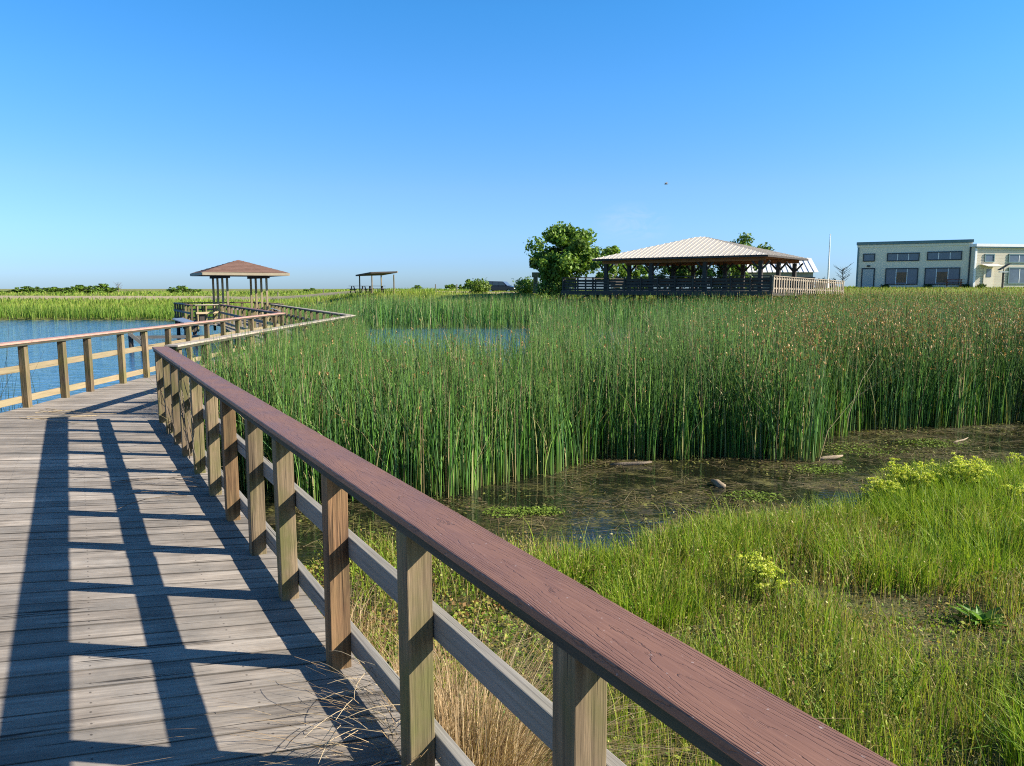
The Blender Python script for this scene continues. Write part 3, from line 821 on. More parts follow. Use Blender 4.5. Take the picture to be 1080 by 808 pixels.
fp = empty('flagpole', (35.5, 86, float(land_z(35.5, 86))), 0, 'slim white flagpole without a flag left of the blue grey building', 'flagpole')
mb = MB(); mb.tube([(0, 0, 0), (0, 0, 6.0)], [.12, .05], 10); mb.build('pole', M['white'], fp)
mb = MB(); mb.tube([(0, 0, 5.98), (0, 0, 6.06), (0, 0, 6.12)], [.03, .09, .02], 8); mb.build('finial', M['white'], fp)
sh = empty('shed', (27.5, 80, 1.3), rad(-8), 'low grey shed with white ribbed roof seen behind the pavilion posts', 'shed')
mb = MB(); mb.box((0, 0, .9), (6.6, 4, 2.3)); mb.build('wall', M['concrete'], sh)
mb = MB()
mb.quad([(-3.7, -2.5, 2.0), (3.7, -2.5, 2.0), (3.5, 0, 3.5), (-3.5, 0, 3.5)]); mb.quad([(3.7, 2.5, 2.0), (-3.7, 2.5, 2.0), (-3.5, 0, 3.5), (3.5, 0, 3.5)])
mb.quad([(3.7, -2.5, 2.0), (3.7, 2.5, 2.0), (3.5, 0, 3.5)]); mb.quad([(-3.7, 2.5, 2.0), (-3.7, -2.5, 2.0), (-3.5, 0, 3.5)]); mb.quad([(-3.7, -2.5, 2.0), (-3.7, 2.5, 2.0), (3.7, 2.5, 2.0), (3.7, -2.5, 2.0)])
for i in range(1, 15): mb.beam((-3.7+i*.5, -2.5, 2.03), (-3.5+i*.47, 0, 3.53), .05, .06)
mb.build('roof', M['white_roof'], sh)

# ------------------------------------------------------------------ picnic shelter on the far lawn
psz = float(land_z(-14.6, 82))+.18
ps = empty('picnic_shelter', (-14.5, 82, psz), rad(38), 'small dark flat roofed picnic shelter on thin posts on the far lawn', 'shelter')
mb = MB(); mb.beam((-1.55, 0, 2.0), (1.55, 0, 2.12), 3.44, .14, (0, .07, 1)); mb.build('roof', M['dark_wood'], ps)
mb = MB(); mb.beam((1.58, -1.72, 2.24), (1.58, 1.72, 2.0), .06, .18); mb.build('fascia', M['fascia'], ps)  # right-hand edge coloured light tan, as if lit by the sun
mb = MB(); mb.beam((-1.55, -1.73, 2.11), (1.55, -1.73, 2.23), .05, .15); mb.beam((-1.55, 1.73, 1.87), (1.55, 1.73, 1.99), .05, .15); mb.beam((-1.58, -1.72, 2.11), (-1.58, 1.72, 1.87), .05, .15); mb.build('fascia', M['dark_wood'], ps)  # remaining edges coloured dark to imitate the shade side
for u in (-1.3, 1.3):
    for v in (-1.4, 1.4):
        mb = MB(); mb.box((u, v, .93), (.10, .10, 1.98+.05*u)); mb.build('post', M['post'], ps)
picnic_table(-14.6, 82.1, psz, rad(20), 'dark picnic table under the small flat roofed shelter', 'dark_wood')
picnic_table(-16.4, 81.6, psz, rad(-15), 'dark picnic table left of the small flat roofed shelter', 'dark_wood')

# ------------------------------------------------------------------ parked dark vehicle
cz = float(land_z(-1.5, 113))
car = empty('parked_car', (-1.5, 113, cz+.1), rad(-22), 'dark blue black SUV parked on the far lawn between two bushes', 'car')
prof = [(-2.25, .38), (2.2, .38), (2.32, .62), (2.22, .95), (1.25, 1.10), (-2.3, 1.12), (-2.36, .7)]
mb = MB(); mb.prism(prof, -.92, .92); mb.build('body', M['paint_dark'], car, .06)
cab = [(-2.28, 1.10), (1.2, 1.10), (.45, 1.74), (-1.9, 1.80), (-2.2, 1.6)]
mb = MB(); mb.prism(cab, -.82, .82); mb.build('cabin', M['paint_dark'], car, .05)
for s_ in (-1, 1):
    mb = MB()
    for w in ([(-2.05, 1.17), (-1.15, 1.17), (-1.15, 1.66), (-1.85, 1.66)], [(-1.08, 1.17), (-.15, 1.17), (-.15, 1.66), (-1.08, 1.66)], [(-.08, 1.17), (.95, 1.17), (.42, 1.64), (-.08, 1.66)]):
        mb.prism(w, s_*.825-.015, s_*.825+.015)
    mb.build('side_window', M['glass'], car)
    for x in (-1.45, 1.45):
        mb = MB(); mb.tube([(x, s_*.93, .34), (x, s_*.70, .34)], .36, 18); w = mb.build('wheel', M['rubber'], car)
        mb = MB(); mb.tube([(x, s_*.945, .34), (x, s_*.90, .34)], .21, 12); mb.build('rim', M['steel'], w)
    mb = MB(); mb.box((2.26, s_*.68, .78), (.08, .36, .16)); mb.build('headlight', M['white'], car)
    mb = MB(); mb.box((-2.34, s_*.76, .95), (.06, .16, .3)); mb.build('tail_light', M['red_lens'], car)
    mb = MB(); mb.box((.85, s_*1.0, 1.15), (.12, .2, .14)); mb.build('mirror', M['paint_dark'], car)
mb = MB(); mb.beam((1.16, 0, 1.15), (.48, 0, 1.73), 1.5, .02, (1, 0, 1)); mb.build('windscreen', M['glass'], car)

# ------------------------------------------------------------------ trees and bushes
def tree(x, y, h, r, label, seed, n, size, cols, cz=.58, ch=.42, name='broadleaf_tree', group=None, trunk=.22, nclump=34, loc=None, cat='tree'):
    g = np.random.default_rng(seed)
    ro = empty(name, (x, y, float(land_z(x, y))), 0, label, cat, group)
    u = g.normal(size=(nclump, 3)); u /= np.linalg.norm(u, axis=1, keepdims=True)
    cen = u*(g.uniform(.40, 1.0, nclump)[:, None])*np.array((r, r, h*ch))+np.array((0, 0, h*cz))
    cr = g.uniform(.12, .36, nclump)*r
    P, N, C = [], [], []
    per = n//nclump
    for c, q in zip(cen, cr):
        w = g.normal(size=(per, 3)); w /= np.linalg.norm(w, axis=1, keepdims=True)
        P.append(c+w*(g.uniform(.35, 1.12, per)[:, None])*q*np.array((1, 1, .8))); N.append(w*.7+g.normal(size=(per, 3))*.6+np.array((0, 0, .3)))
        C.append(np.array(cols)[g.integers(0, len(cols), per)]*g.uniform(.7, 1.25)*g.uniform(.8, 1.2, (per, 1)))
    P = np.concatenate(P); N = np.concatenate(N); C = np.concatenate(C)
    v, f, c = quads(P, N, g.uniform(.7, 1.3, len(P))*size, C)
    np_mesh('crown', v, f, c, M['leaf'], ro)
    mb = MB(); mb.tube([(0, 0, -.3), (.05, .03, h*.2), (-.04, .05, h*.45), (.05, 0, h*.75)], [trunk, trunk*.8, trunk*.55, trunk*.2], 8)
    for i in range(0, nclump, 2):
        c = cen[i]; s_ = g.uniform(.18, .45)*h; mb.tube([(0, 0, s_), tuple(c*.55+np.array((0, 0, s_*.3))), tuple(c)], [trunk*.4, trunk*.22, trunk*.08], 5, False)
    mb.build('trunk', M['bark'], ro)
    return ro
tree(5.0, 76, 6.9, 3.6, 'large rounded bright green tree left of the pavilion', 4, 15000, .23, GR_M, .55, .45, nclump=60)
tree(9.8, 72, 5.6, 2.1, 'smaller loose crowned tree rising behind the left end of the pavilion roof', 5, 2600, .2, GR_M, .6, .40, nclump=22)
tree(23.0, 77, 6.2, 2.5, 'green tree peeking over the right slope of the pavilion roof', 6, 5200, .2, GR_M, .56, .42, nclump=30)
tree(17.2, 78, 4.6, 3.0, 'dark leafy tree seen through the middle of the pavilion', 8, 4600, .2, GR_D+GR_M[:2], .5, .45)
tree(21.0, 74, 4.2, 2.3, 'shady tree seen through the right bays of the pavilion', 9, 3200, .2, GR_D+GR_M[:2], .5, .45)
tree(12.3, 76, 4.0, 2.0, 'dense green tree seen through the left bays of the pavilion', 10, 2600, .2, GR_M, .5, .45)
low_bush(-3.55, 83.5, 1.5, 1.15, 'bright yellow green bush left of the dark parked vehicle', GR_Y+GR_M, 1500, 'round_bush', None, .14)
low_bush(1.6, 80.5, 1.6, 1.4, 'loose green bush right of the dark parked vehicle', GR_M, 1500, 'round_bush', None, .15)
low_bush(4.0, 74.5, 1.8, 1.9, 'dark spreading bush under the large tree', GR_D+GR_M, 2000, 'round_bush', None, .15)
low_bush(2.9, 70.0, 1.2, 1.3, 'low weedy bush against the left end of the pavilion deck', GR_M+GR_Y, 1200, 'round_bush', None, .13)
wp = MB(); wp.box((2.4, 78, 2.2), (.45, .12, 2.0)); wp.box((2.4, 77.93, 3.05), (.75, .06, .5)); tag(wp.build('wooden_signboard', M['rail_tan']), 'tan wooden signboard on a broad post before the large tree', 'sign')
def bare_tree(x, y, h, label, seed, group=None, col='bark'):
    g = random.Random(seed); ro = empty('bare_tree', (x, y, float(land_z(x, y))), 0, label, 'tree', group)
    mb = MB(); mb.tube([(0, 0, -.2), (.1, 0, h*.4), (0, .1, h*.8)], [h*.03, h*.022, h*.01], 6); mb.build('trunk', M[col], ro)
    mb = MB()
    for i in range(26):
        z = h*g.uniform(.25, .8); a = g.uniform(0, 6.28); L = h*g.uniform(.2, .42)
        p = Vector((0.05, 0, z)); q = p+Vector((math.cos(a)*L*.6, math.sin(a)*L*.6, L*.35)); e = q+Vector((math.cos(a+.5)*L*.4, math.sin(a+.5)*L*.4, L*.35))
        mb.tube([p, q, e], [h*.010, h*.006, h*.003], 4, False)
        e2 = q+Vector((math.cos(a-.8)*L*.4, math.sin(a-.8)*L*.4, L*.2)); mb.tube([q, e2], [h*.005, h*.003], 4, False)
    mb.build('branch', M[col], ro)
    return ro
bare_tree(41.4, 96, 3.1, 'leafless grey tree at the left corner of the blue grey building', 3, None, 'driftwood')
bare_tree(-170, 330, 5.0, 'pale leafless tree on the left horizon', 4)
low_bush(37.0, 90.5, 1.3, 1.2, 'olive green bush behind the right end of the picket fence', GR_D+GR_M, 900, 'round_bush', None, .14)
# distant scrub on the horizon
protos = []
spots = []
g = random.Random(5)
for px, hh, ww in ((10, 2, 5), (24, 4, 5), (33, 4.2, 5), (42, 4.6, 5), (52, 3.6, 5), (62, 3.8, 5), (70, 4.0, 5), (79, 4.2, 5), (87, 5.0, 5), (95, 5.2, 5), (103, 4.6, 5), (112, 5.4, 5), (119, 4.6, 4), (186, 3.8, 4), (194, 4.4, 5), (206, 3.2, 4), (330, 2.6, 4), (441, 3.0, 3), (476, 4.2, 3.4), (487, 3.8, 3.2), (495, 6.6, 3.6), (500, 6.2, 3.4), (512, 4.6, 3.4)):
    d = 330*g.uniform(.93, 1.07); spots.append((px, d, hh, ww))
names = ['left end', 'left']
for i, (px, d, hh, ww) in enumerate(spots):
    x = (px-540)/800*d; z = float(land_z(x, d))
    grp = 'scrub on the far horizon'
    if i < 3:
        t = tree(x, d, 5, 3.2, 'x', 50+i, 1100, .5, GR_M+GR_D[:1], .45, .46, 'distant_shrub', grp, .12, 16, cat='shrub'); protos.append(t); o = t
    else: o = copy_tree(protos[i % 3]); o.location = (x, d, z)
    o.scale = (ww/4.2, ww/4.2, hh/5.0*.82); o.rotation_euler.z = g.uniform(0, 6)
    if px < 130: o['label'] = 'dark green shrub in the low thicket on the left horizon'; o['group'] = 'thicket on the left horizon'
    elif px < 215: o['label'] = 'small dark shrub on the horizon just left of the red roofed shelter'; o['group'] = 'shrubs left of the shelter'
    elif px < 400: o['label'] = 'low dark shrub on the horizon between the two small shelters'
    elif px < 460: o['label'] = 'tiny shrub on the horizon right of the flat roofed picnic shelter'
    elif px < 490: o['label'] = 'low dark tree on the horizon between picnic shelter and parked vehicle'; o['group'] = 'far trees left of the vehicle'
    else: o['label'] = 'taller far tree on the horizon close by the parked vehicle'; o['group'] = 'far trees by the vehicle'

# distant posts along the marsh
gp = 'thin posts on the far marsh'
for i, (x, y) in enumerate(((-46, 150), (-37, 150), (-29, 148), (-12, 120), (-8.5, 118))):
    mb = MB(); z = float(land_z(x, y)); mb.box((x, y, z+.7), (.16, .16, 1.6)); tag(mb.build('marker_post', M['pale_wood']), 'thin pale post standing on the far marsh behind the shelter' if i < 3 else 'thin pale post on the far lawn beside the dirt track', 'post', gp if i < 3 else 'thin posts by the dirt track')

# a bird far up
bi = MB()
bp = Vector((11.5, 58, 9.4))
bi.tube([bp+Vector((-.16, 0, -.01)), bp+Vector((-.05, 0, 0)), bp+Vector((.08, 0, 0)), bp+Vector((.17, 0, .02))], [.01, .045, .04, .012], 6)
for s_ in (-1, 1):
    a = bp+Vector((.06, 0, .02)); c = bp+Vector((-.05, 0, .02)); e = bp+Vector((.0+.1*s_, .22*s_, .10+.05*s_)); f2 = bp+Vector((-.05+.24*s_, .42*s_, .10+.10*s_))
    for dz in (0, .012):
        q = [a+Vector((0, 0, dz)), e+Vector((.05, 0, dz)), f2+Vector((0, 0, dz)), e+Vector((-.06, 0, dz)), c+Vector((0, 0, dz))]
        bi.quad(q if s_ > 0 else q[::-1])
tag(bi.build('bird', M['bird']), 'small dark bird gliding high in the blue sky above the pavilion', 'bird')

# ------------------------------------------------------------------ reeds
def in_view(x, y, m=1.5): return np.abs(x) < .70*y+m
def reed_ok(x, y):
    d = np.ones(len(x))
    d *= (y > front_y(x)+(vnoise(x, y, .5, 41)-.5)*.7)*1.
    d *= x > lineC(y)+.13
    d *= 1-open_water(x, y)
    a = x/np.maximum(y, 1)
    up = land_z(x, y)
    d *= np.where(y > 45, (up < -.55)*1., 1)
    d *= np.maximum(.45+.75*sstep(.30, .55, fnoise(x, y, 1.1, 44)), .95*(x < lineC(y)+1.8))
    d *= np.where((y > 12.5) & (y < 47) & (a > -.2) & (a < .22), .75, 1)
    return d
RG = [(.060, .165, .024), (.090, .215, .032), (.034, .102, .020), (.16, .285, .055), (.060, .15, .046), (.11, .21, .07)]
SEED = [(.42, .22, .08), (.50, .29, .12), (.32, .17, .06), (.55, .37, .17)]
parts = []; seeds = []
def reed_zone(x0, x1, y0, y1, dens, tube, nseg, w, seedp=None):
    n = int((x1-x0)*(y1-y0)*dens); x = R.uniform(x0, x1, n); y = R.uniform(y0, y1, n)
    k = (R.uniform(0, 1, n) < reed_ok(x, y)) & in_view(x, y); x, y = x[k], y[k]; n = len(x)
    a = x/y
    top = .80+.07*(x < lineC(y)+1.2)+.22*sstep(.05, .5, a)+.30*sstep(40, 60, y)*1.+.10*(fnoise(x, y, 2.3, 47)-.5)+.12*sstep(22, 45, y)*sstep(.1, .3, a)
    edge = sstep(0, 1.2, y-front_y(x))
    h = (top-land_z(x, y))*R.normal(.93, .13, n).clip(.4, 1.15)*(.86+.14*edge)
    P = np.stack([x, y, np.minimum(land_z(x, y), -.9)], 1)
    lean = np.abs(R.normal(.03, .12, n)); bent = R.uniform(0, 1, n) < .05; lean[bent] = R.uniform(.4, .9, bent.sum())
    laz = 6.28*2*vnoise(x, y, .8, 49)+R.normal(0, 1.1, n)
    col = colv(RG, n, .42)*(.75+.55*fnoise(x, y, 1.6, 48))[:, None]  # wide brightness jitter puts sunlit highlights into the stem colour
    dry = (R.uniform(0, 1, n) < .06) | (bent & (R.uniform(0, 1, n) < .6)); col[dry] = colv([(.36, .28, .14), (.28, .22, .10), (.42, .34, .19)], dry.sum())
    tipc = col*.85+np.array((.2, .17, .04))*.15
    parts.append(blades(P, h, w*R.uniform(.7, 1.35, n), lean, laz, col, nseg, tube, tip=tipc, base=col*.6+np.array((.12, .11, .03))*.6, tw=.18))
    # seed heads
    pr = (.04+.55*sstep(.20, .45, a)+.12*sstep(0.0, .2, a)*sstep(30, 50, y)) if seedp is None else seedp
    sd = R.uniform(0, 1, n) < pr
    m = int(sd.sum()); T = P[sd].copy(); hh = h[sd]; ln = lean[sd]; lz = laz[sd]
    T[:, 0] += ln*hh*np.cos(lz); T[:, 1] += ln*hh*np.sin(lz); T[:, 2] += hh*np.sqrt(1-ln**2*.3)-.05
    sz = 1+.5*sstep(20, 50, T[:, 1])
    for _ in range(3):
        q = T.copy(); q[:, 2] -= R.uniform(0, .06, m)
        seeds.append(blades(q, R.uniform(.035, .075, m)*sz, R.uniform(.012, .022, m)*sz, R.uniform(.3, 1.3, m), R.uniform(0, 6.28, m), colv(SEED, m, .25), 2, False, tw=.5, droop=.5))
reed_zone(-4.6, 16, 8.0, 16.5, 270, True, 3, .0140)
def reed_leaves(x0, x1, y0, y1, dens, w, lo, hi):
    n = int((x1-x0)*(y1-y0)*dens); x = R.uniform(x0, x1, n); y = R.uniform(y0, y1, n)
    k = (R.uniform(0, 1, n) < reed_ok(x, y)) & in_view(x, y); x, y = x[k], y[k]; n = len(x)
    h = (.80+.95)*R.uniform(lo, hi, n)*(1+.10*sstep(.1, .4, x/y))
    P = np.stack([x, y, np.full(n, -.93)], 1); lean = np.abs(R.normal(.16, .18, n)).clip(0, .8)
    col = colv([(.10, .24, .03), (.16, .32, .045), (.06, .16, .022), (.23, .34, .07), (.30, .28, .11)], n, .35)
    parts.append(blades(P, h, w*R.uniform(.7, 1.4, n), lean, R.uniform(0, 6.28, n), col, 5, False, tip=col*.8+np.array((.25, .2, .06))*.2, base=col*.7+np.array((.2, .18, .05))*.3, tw=.1, droop=.16))
reed_leaves(-4.6, 16, 8.0, 17, 100, .014, .45, 1.02)
reed_leaves(-6, 26, 17, 30, 22, .022, .6, 1.02)
def rail_fringe(n):
    y = R.uniform(9.55, 20.8, n); x = lineC(y)+.10+R.uniform(0, 1, n)**1.3*np.interp(y, [9, 14, 16, 21], [1.5, 1.3, .8, .35])
    k = (y > front_y(x)-.1) & (R.uniform(0, 1, n) < .55+.45*fnoise(x, y, .7, 50)); x, y = x[k], y[k]; n = len(x)
    top = .86+.10*(fnoise(x, y, .9, 51)-.5)-.25*sstep(12.2, 9.6, y)*0
    h = (top+.93)*R.normal(.94, .08, n).clip(.6, 1.06)
    col = colv(RG, n, .3)
    dry = R.uniform(0, 1, n) < .10; col[dry] = colv([(.34, .27, .13), (.28, .22, .10)], dry.sum())
    parts.append(blades(np.stack([x, y, np.full(n, -.93)], 1), h, .015*R.uniform(.7, 1.4, n), np.abs(R.normal(.03, .10, n)), R.uniform(0, 6.28, n), col, 4, True, tip=col*.85+np.array((.2, .17, .04))*.15, tw=.18))
rail_fringe(4600)
reed_zone(-8, 30, 16.5, 30, 80, True, 3, .0165)
reed_zone(-24, 60, 30, 66, 30, False, 3, .034)
v, f, c = join(parts+seeds)
tag(np_mesh('reeds', v, f, c, M['reed']), 'dense tall dark green bulrush reeds with brown seed heads filling the marsh', 'reeds', None, 'stuff')

# ------------------------------------------------------------------ far marsh grass and lawn
parts = []
MG = [(.18, .25, .035), (.22, .28, .045), (.13, .21, .03), (.28, .30, .07), (.16, .25, .03)]
def grass_zone(n, x0, x1, y0, y1, h, w, cols, test, nseg=2, tall=None, lean=.25, power=1.):
    y = y0+(y1-y0)*R.uniform(0, 1, n)**power; x = R.uniform(-1, 1, n)*(.70*y+3); k = (x > x0) & (x < x1); x, y = x[k], y[k]
    k = test(x, y); x, y = x[k], y[k]; n = len(x); z = land_z(x, y)
    hh = h*R.uniform(.6, 1.3, n)*(.6+.8*fnoise(x, y, 7, 61))
    col = colv(cols, n, .2)*(.72+.56*fnoise(x, y, 16, 62))[:, None]
    base = col*.9+np.array((.06, .05, .01))*.4
    parts.append(blades(np.stack([x, y, z-.02], 1), hh, w*R.uniform(.6, 1.4, n), np.abs(R.normal(0, lean, n)), R.uniform(0, 6.28, n), col, nseg, False, base=base, tw=.2))
isl = lambda x, y: (land_z(x, y) > -.86) & (x/y < -.10)
grass_zone(26000, -70, 8, 56, 66, .80, .05, [(.13, .23, .03), (.17, .26, .035), (.22, .28, .055), (.09, .18, .024)], isl, 3)
grass_zone(30000, -120, 8, 64, 120, .5, .075, MG, isl)
grass_zone(24000, -240, 8, 115, 260, .5, .2, MG, isl, power=1.3)
grass_zone(14000, -420, 420, 250, 600, .8, .55, MG, lambda x, y: np.ones(len(x), bool), power=1.3)
tag(np_mesh('marsh_grass', *join(parts), M['grass']), 'yellow green marsh grass spreading beyond the pond to the horizon', 'grass', None, 'stuff')
parts = []
LG = [(.21, .27, .035), (.26, .30, .045), (.17, .23, .03), (.32, .31, .08)]
islw = lambda x, y: (land_z(x, y) > -.6) & (x/y > -.25)
grass_zone(60000, -40, 90, 60, 110, .22, .06, LG, islw)
grass_zone(16000, -80, 200, 110, 260, .35, .25, LG, islw)
tag(np_mesh('lawn_grass', *join(parts), M['grass']), 'short bright lawn grass on the rise by the buildings', 'grass', None, 'stuff')

# ------------------------------------------------------------------ near meadow
parts = []
GG = [(.17, .27, .02), (.24, .33, .028), (.10, .19, .016), (.32, .37, .05), (.36, .35, .08)]
GD = [(.38, .29, .13), (.30, .22, .09), (.45, .36, .19), (.26, .16, .06)]
def meadow_d(x, y): return edge_y(x)-y
seedq = []
def meadow(n, h, w, cols, test, nseg=3, lean=.35, y0=.8, y1=13, droop=.12, dry=.12, tipm=.2, seed=.05, seedc=((.42, .33, .13), (.36, .36, .10), (.50, .44, .20), (.30, .20, .07))):
    y = R.uniform(y0, y1, n); x = R.uniform(-3.2, 14, n)
    k = (x > rline(y)+.14) & (x < .74*y+1.6) & (x > -.60*y-1); x, y = x[k], y[k]
    d = meadow_d(x, y); k = d > -.15+.6*(fnoise(x, y, .9, 71)-.45); x, y, d = x[k], y[k], d[k]
    k = R.uniform(0, 1, len(x)) < test(x, y, d); x, y, d = x[k], y[k], d[k]; n = len(x)
    z = land_z(x, y); hh = h(x, y, d)*R.uniform(.55, 1.25, n)
    col = colv(cols, n, .22)*(.7+.6*fnoise(x, y, 1.3, 73))[:, None]
    dr = R.uniform(0, 1, n) < dry*(.4+1.6*sstep(.45, .7, fnoise(x, y, 1.7, 74))); col[dr] = colv(GD, dr.sum())
    tipc = col*(1-tipm)+np.array((.36, .27, .10))*tipm
    parts.append(blades(np.stack([x, y, z-.01], 1), hh, w*R.uniform(.6, 1.4, n)*(.55+.45*np.minimum(1.8, y/4)), np.abs(R.normal(0, lean, n)), R.uniform(0, 6.28, n), col, nseg, False, tip=tipc, tw=.15, droop=droop))
    sel = R.uniform(0, 1, n) < seed; m = int(sel.sum())
    if m:
        q = np.stack([x[sel], y[sel], z[sel]+hh[sel]*R.uniform(.5, .98, m)], 1)+R.normal(size=(m, 3))*.012
        parts.append(quads(q, R.normal(size=(m, 3)), R.uniform(.007, .014, m)*(.6+.1*np.minimum(y[sel], 8)), colv(seedc, m, .3), 1.9))
clump = lambda x, y: sstep(.36, .60, fnoise(x, y, 1.0, 75))
low_zone = lambda x, y: (1-sstep(-1.0, .5, x-.55*(y-4)))      # weed mat close to the boardwalk
bare = lambda x, y: 1-.72*sstep(.9, .45, np.hypot((x-2.75)/1.1, (y-5.55)/.45))-.9*sstep(.9, .5, np.hypot((x-3.9)/.6, (y-4.9)/.5))-.8*sstep(1, .5, np.hypot((x-2.6)/.5, (y-3.3)/.35))
meadow(240000, lambda x, y, d: .08+.17*clump(x, y)+.03*sstep(1.5, 4, x), .0055, GG, lambda x, y, d: np.clip(bare(x, y), 0, 1)*(.55+.45*clump(x, y))*(1-.6*low_zone(x, y)), dry=.2, tipm=.35, seed=.10)
meadow(42000, lambda x, y, d: .26+.20*clump(x, y), .0062, GG[:4], lambda x, y, d: np.clip(bare(x, y), 0, 1)*clump(x, y)*(1-.8*low_zone(x, y))*sstep(-.2, .8, d), 4, .38)
meadow(60000, lambda x, y, d: .20+.16*clump(x, y), .0040, [(.26, .22, .08), (.20, .21, .05), (.32, .26, .11)], lambda x, y, d: np.clip(bare(x, y), 0, 1)*sstep(.3, .6, fnoise(x, y, 1.6, 77))*(1-.5*low_zone(x, y)), 3, .25, tipm=.8, seed=.25)
# tall fresh tussocks at the water's edge and by the yellow flowers
def tuss(cx, cy, r, n, h, w=.007, cols=GG[:4], lean=.4):
    a = R.uniform(0, 6.28, n); q = r*np.sqrt(R.uniform(0, 1, n)); x = cx+q*np.cos(a); y = cy+q*np.sin(a)
    laz = a+R.normal(0, .6, n)
    parts.append(blades(np.stack([x, y, land_z(x, y)-.01], 1), h*R.uniform(.6, 1.2, n), w*R.uniform(.7, 1.3, n), np.abs(R.normal(.1, lean, n)), laz, colv(cols, n, .2), 4, False, tw=.12, droop=.1))
for (cx, cy, r, h) in ((4.35, 8.25, .45, .36), (4.95, 8.75, .5, .42), (5.6, 8.9, .6, .36), (3.6, 7.7, .45, .34), (3.0, 7.3, .5, .33), (2.3, 6.9, .45, .30), (1.2, 6.3, .5, .30), (.6, 6.1, .4, .26), (1.9, 6.6, .4, .32), (6.3, 9.2, .7, .34), (4.4, 7.4, .7, .4), (5.4, 7.9, .7, .42), (3.2, 6.2, .6, .34), (4.2, 6.3, .6, .36), (1.0, 5.4, .4, .28), (2.6, 3.3, .25, .42), (2.9, 3.5, .25, .40), (3.3, 4.0, .3, .4)):
    tuss(cx, cy, r, int(900*r/.5), h)
# low creeping weeds: small roundish leaves hugging the mud beside the boardwalk
n = 110000; y = R.uniform(1, 8.2, n); x = R.uniform(-3.4, 4.0, n)
d = meadow_d(x, y); k = (x > rline(y)+.10) & (d > -.5*fnoise(x, y, .8, 81)) & (R.uniform(0, 1, n) < (low_zone(x, y)*.9+.10)*(.25+.9*sstep(.38, .6, fnoise(x, y, .7, 82)))); x, y = x[k], y[k]; n = len(x)
P = np.stack([x, y, land_z(x, y)+R.uniform(.0, .07, n)*(.5+fnoise(x, y, .5, 83))], 1); N = R.normal(size=(n, 3))*.55+np.array((.1, -.1, 1.))
parts.append(quads(P, N, R.uniform(.016, .034, n), colv([(.22, .30, .03), (.30, .33, .05), (.13, .20, .024), (.33, .26, .07), (.22, .12, .04)], n, .3), 1.3))
# scattered leaf litter and dead stalks on the mud
n = 30000; y = R.uniform(1, 9, n); x = R.uniform(-3, 9, n); k = (x > rline(y)+.1) & (meadow_d(x, y) > -.2); x, y = x[k], y[k]; n = len(x)
parts.append(blades(np.stack([x, y, land_z(x, y)+.01], 1), R.uniform(.03, .09, n), .0045, R.uniform(1.2, 3.2, n), R.uniform(0, 6.28, n), colv(GD+[(.12, .08, .04)], n, .3), 3, False, tw=.3))
tag(np_mesh('meadow_grass', *join(parts), M['grass']), 'tangled green and straw coloured meadow grass below the near railing', 'grass', None, 'stuff')

# small leafy weeds woven through the grass
n = 240000; y = R.uniform(.9, 13, n); x = R.uniform(-3, 14, n); d = meadow_d(x, y)
k = (x > rline(y)+.14) & (x < .74*y+1.6) & (d > .1) & (R.uniform(0, 1, n) < np.clip(bare(x, y), .15, 1)*(.25+.75*sstep(.35, .6, fnoise(x, y, .6, 86)))); x, y = x[k], y[k]; n = len(x)
wq = [quads(np.stack([x, y, land_z(x, y)+R.uniform(.0, .20, n)*(.4+.8*clump(x, y))], 1), R.normal(size=(n, 3))*.8+np.array((.2, -.1, .6)), R.uniform(.007, .015, n)*(.6+.1*np.minimum(y, 7)), colv([(.15, .27, .025), (.22, .33, .035), (.09, .18, .02), (.30, .33, .06), (.34, .27, .10), (.22, .14, .05)], n, .3), 1.9)]
tag(np_mesh('low_weeds', *join(wq), M['grass']), 'small leafy weeds woven through the meadow grass', 'weeds', None, 'stuff')

# floating reed litter and mud flecks on the channel
parts = []
n = 34000; x = R.uniform(-2.5, 13, n); y = R.uniform(6.4, 14.5, n)
k = (y > edge_y(x)-.3) & (y < front_y(x)+.8) & (R.uniform(0, 1, n) < sstep(.42, .60, fnoise(x, y, .8, 91))); x, y = x[k], y[k]; n = len(x)
laz = R.normal(.1, .8, n)+(R.integers(0, 2, n)*math.pi)
parts.append(blades(np.stack([x, y, np.full(n, WATER+.006)], 1), R.uniform(.012, .03, n), R.uniform(.004, .011, n), R.uniform(3, 16, n), laz, colv([(.20, .15, .07), (.13, .10, .04), (.28, .22, .12), (.16, .15, .045), (.09, .065, .035)], n, .3), 3, False, tw=.3, face=laz+math.pi/2))
n = 26000; x = R.uniform(-2.5, 13, n); y = R.uniform(6.4, 14.5, n)
k = (y > edge_y(x)-.4) & (y < front_y(x)+.5) & (R.uniform(0, 1, n) < sstep(.5, .68, fnoise(x, y, .9, 95))); x, y = x[k], y[k]; n = len(x)
N = R.normal(size=(n, 3))*.25+np.array((0, 0, 1.))
parts.append(quads(np.stack([x, y, WATER+R.uniform(.004, .03, n)], 1), N, R.uniform(.015, .04, n), colv([(.13, .14, .03), (.10, .10, .025), (.17, .17, .04), (.12, .085, .04)], n, .3), 1.5))
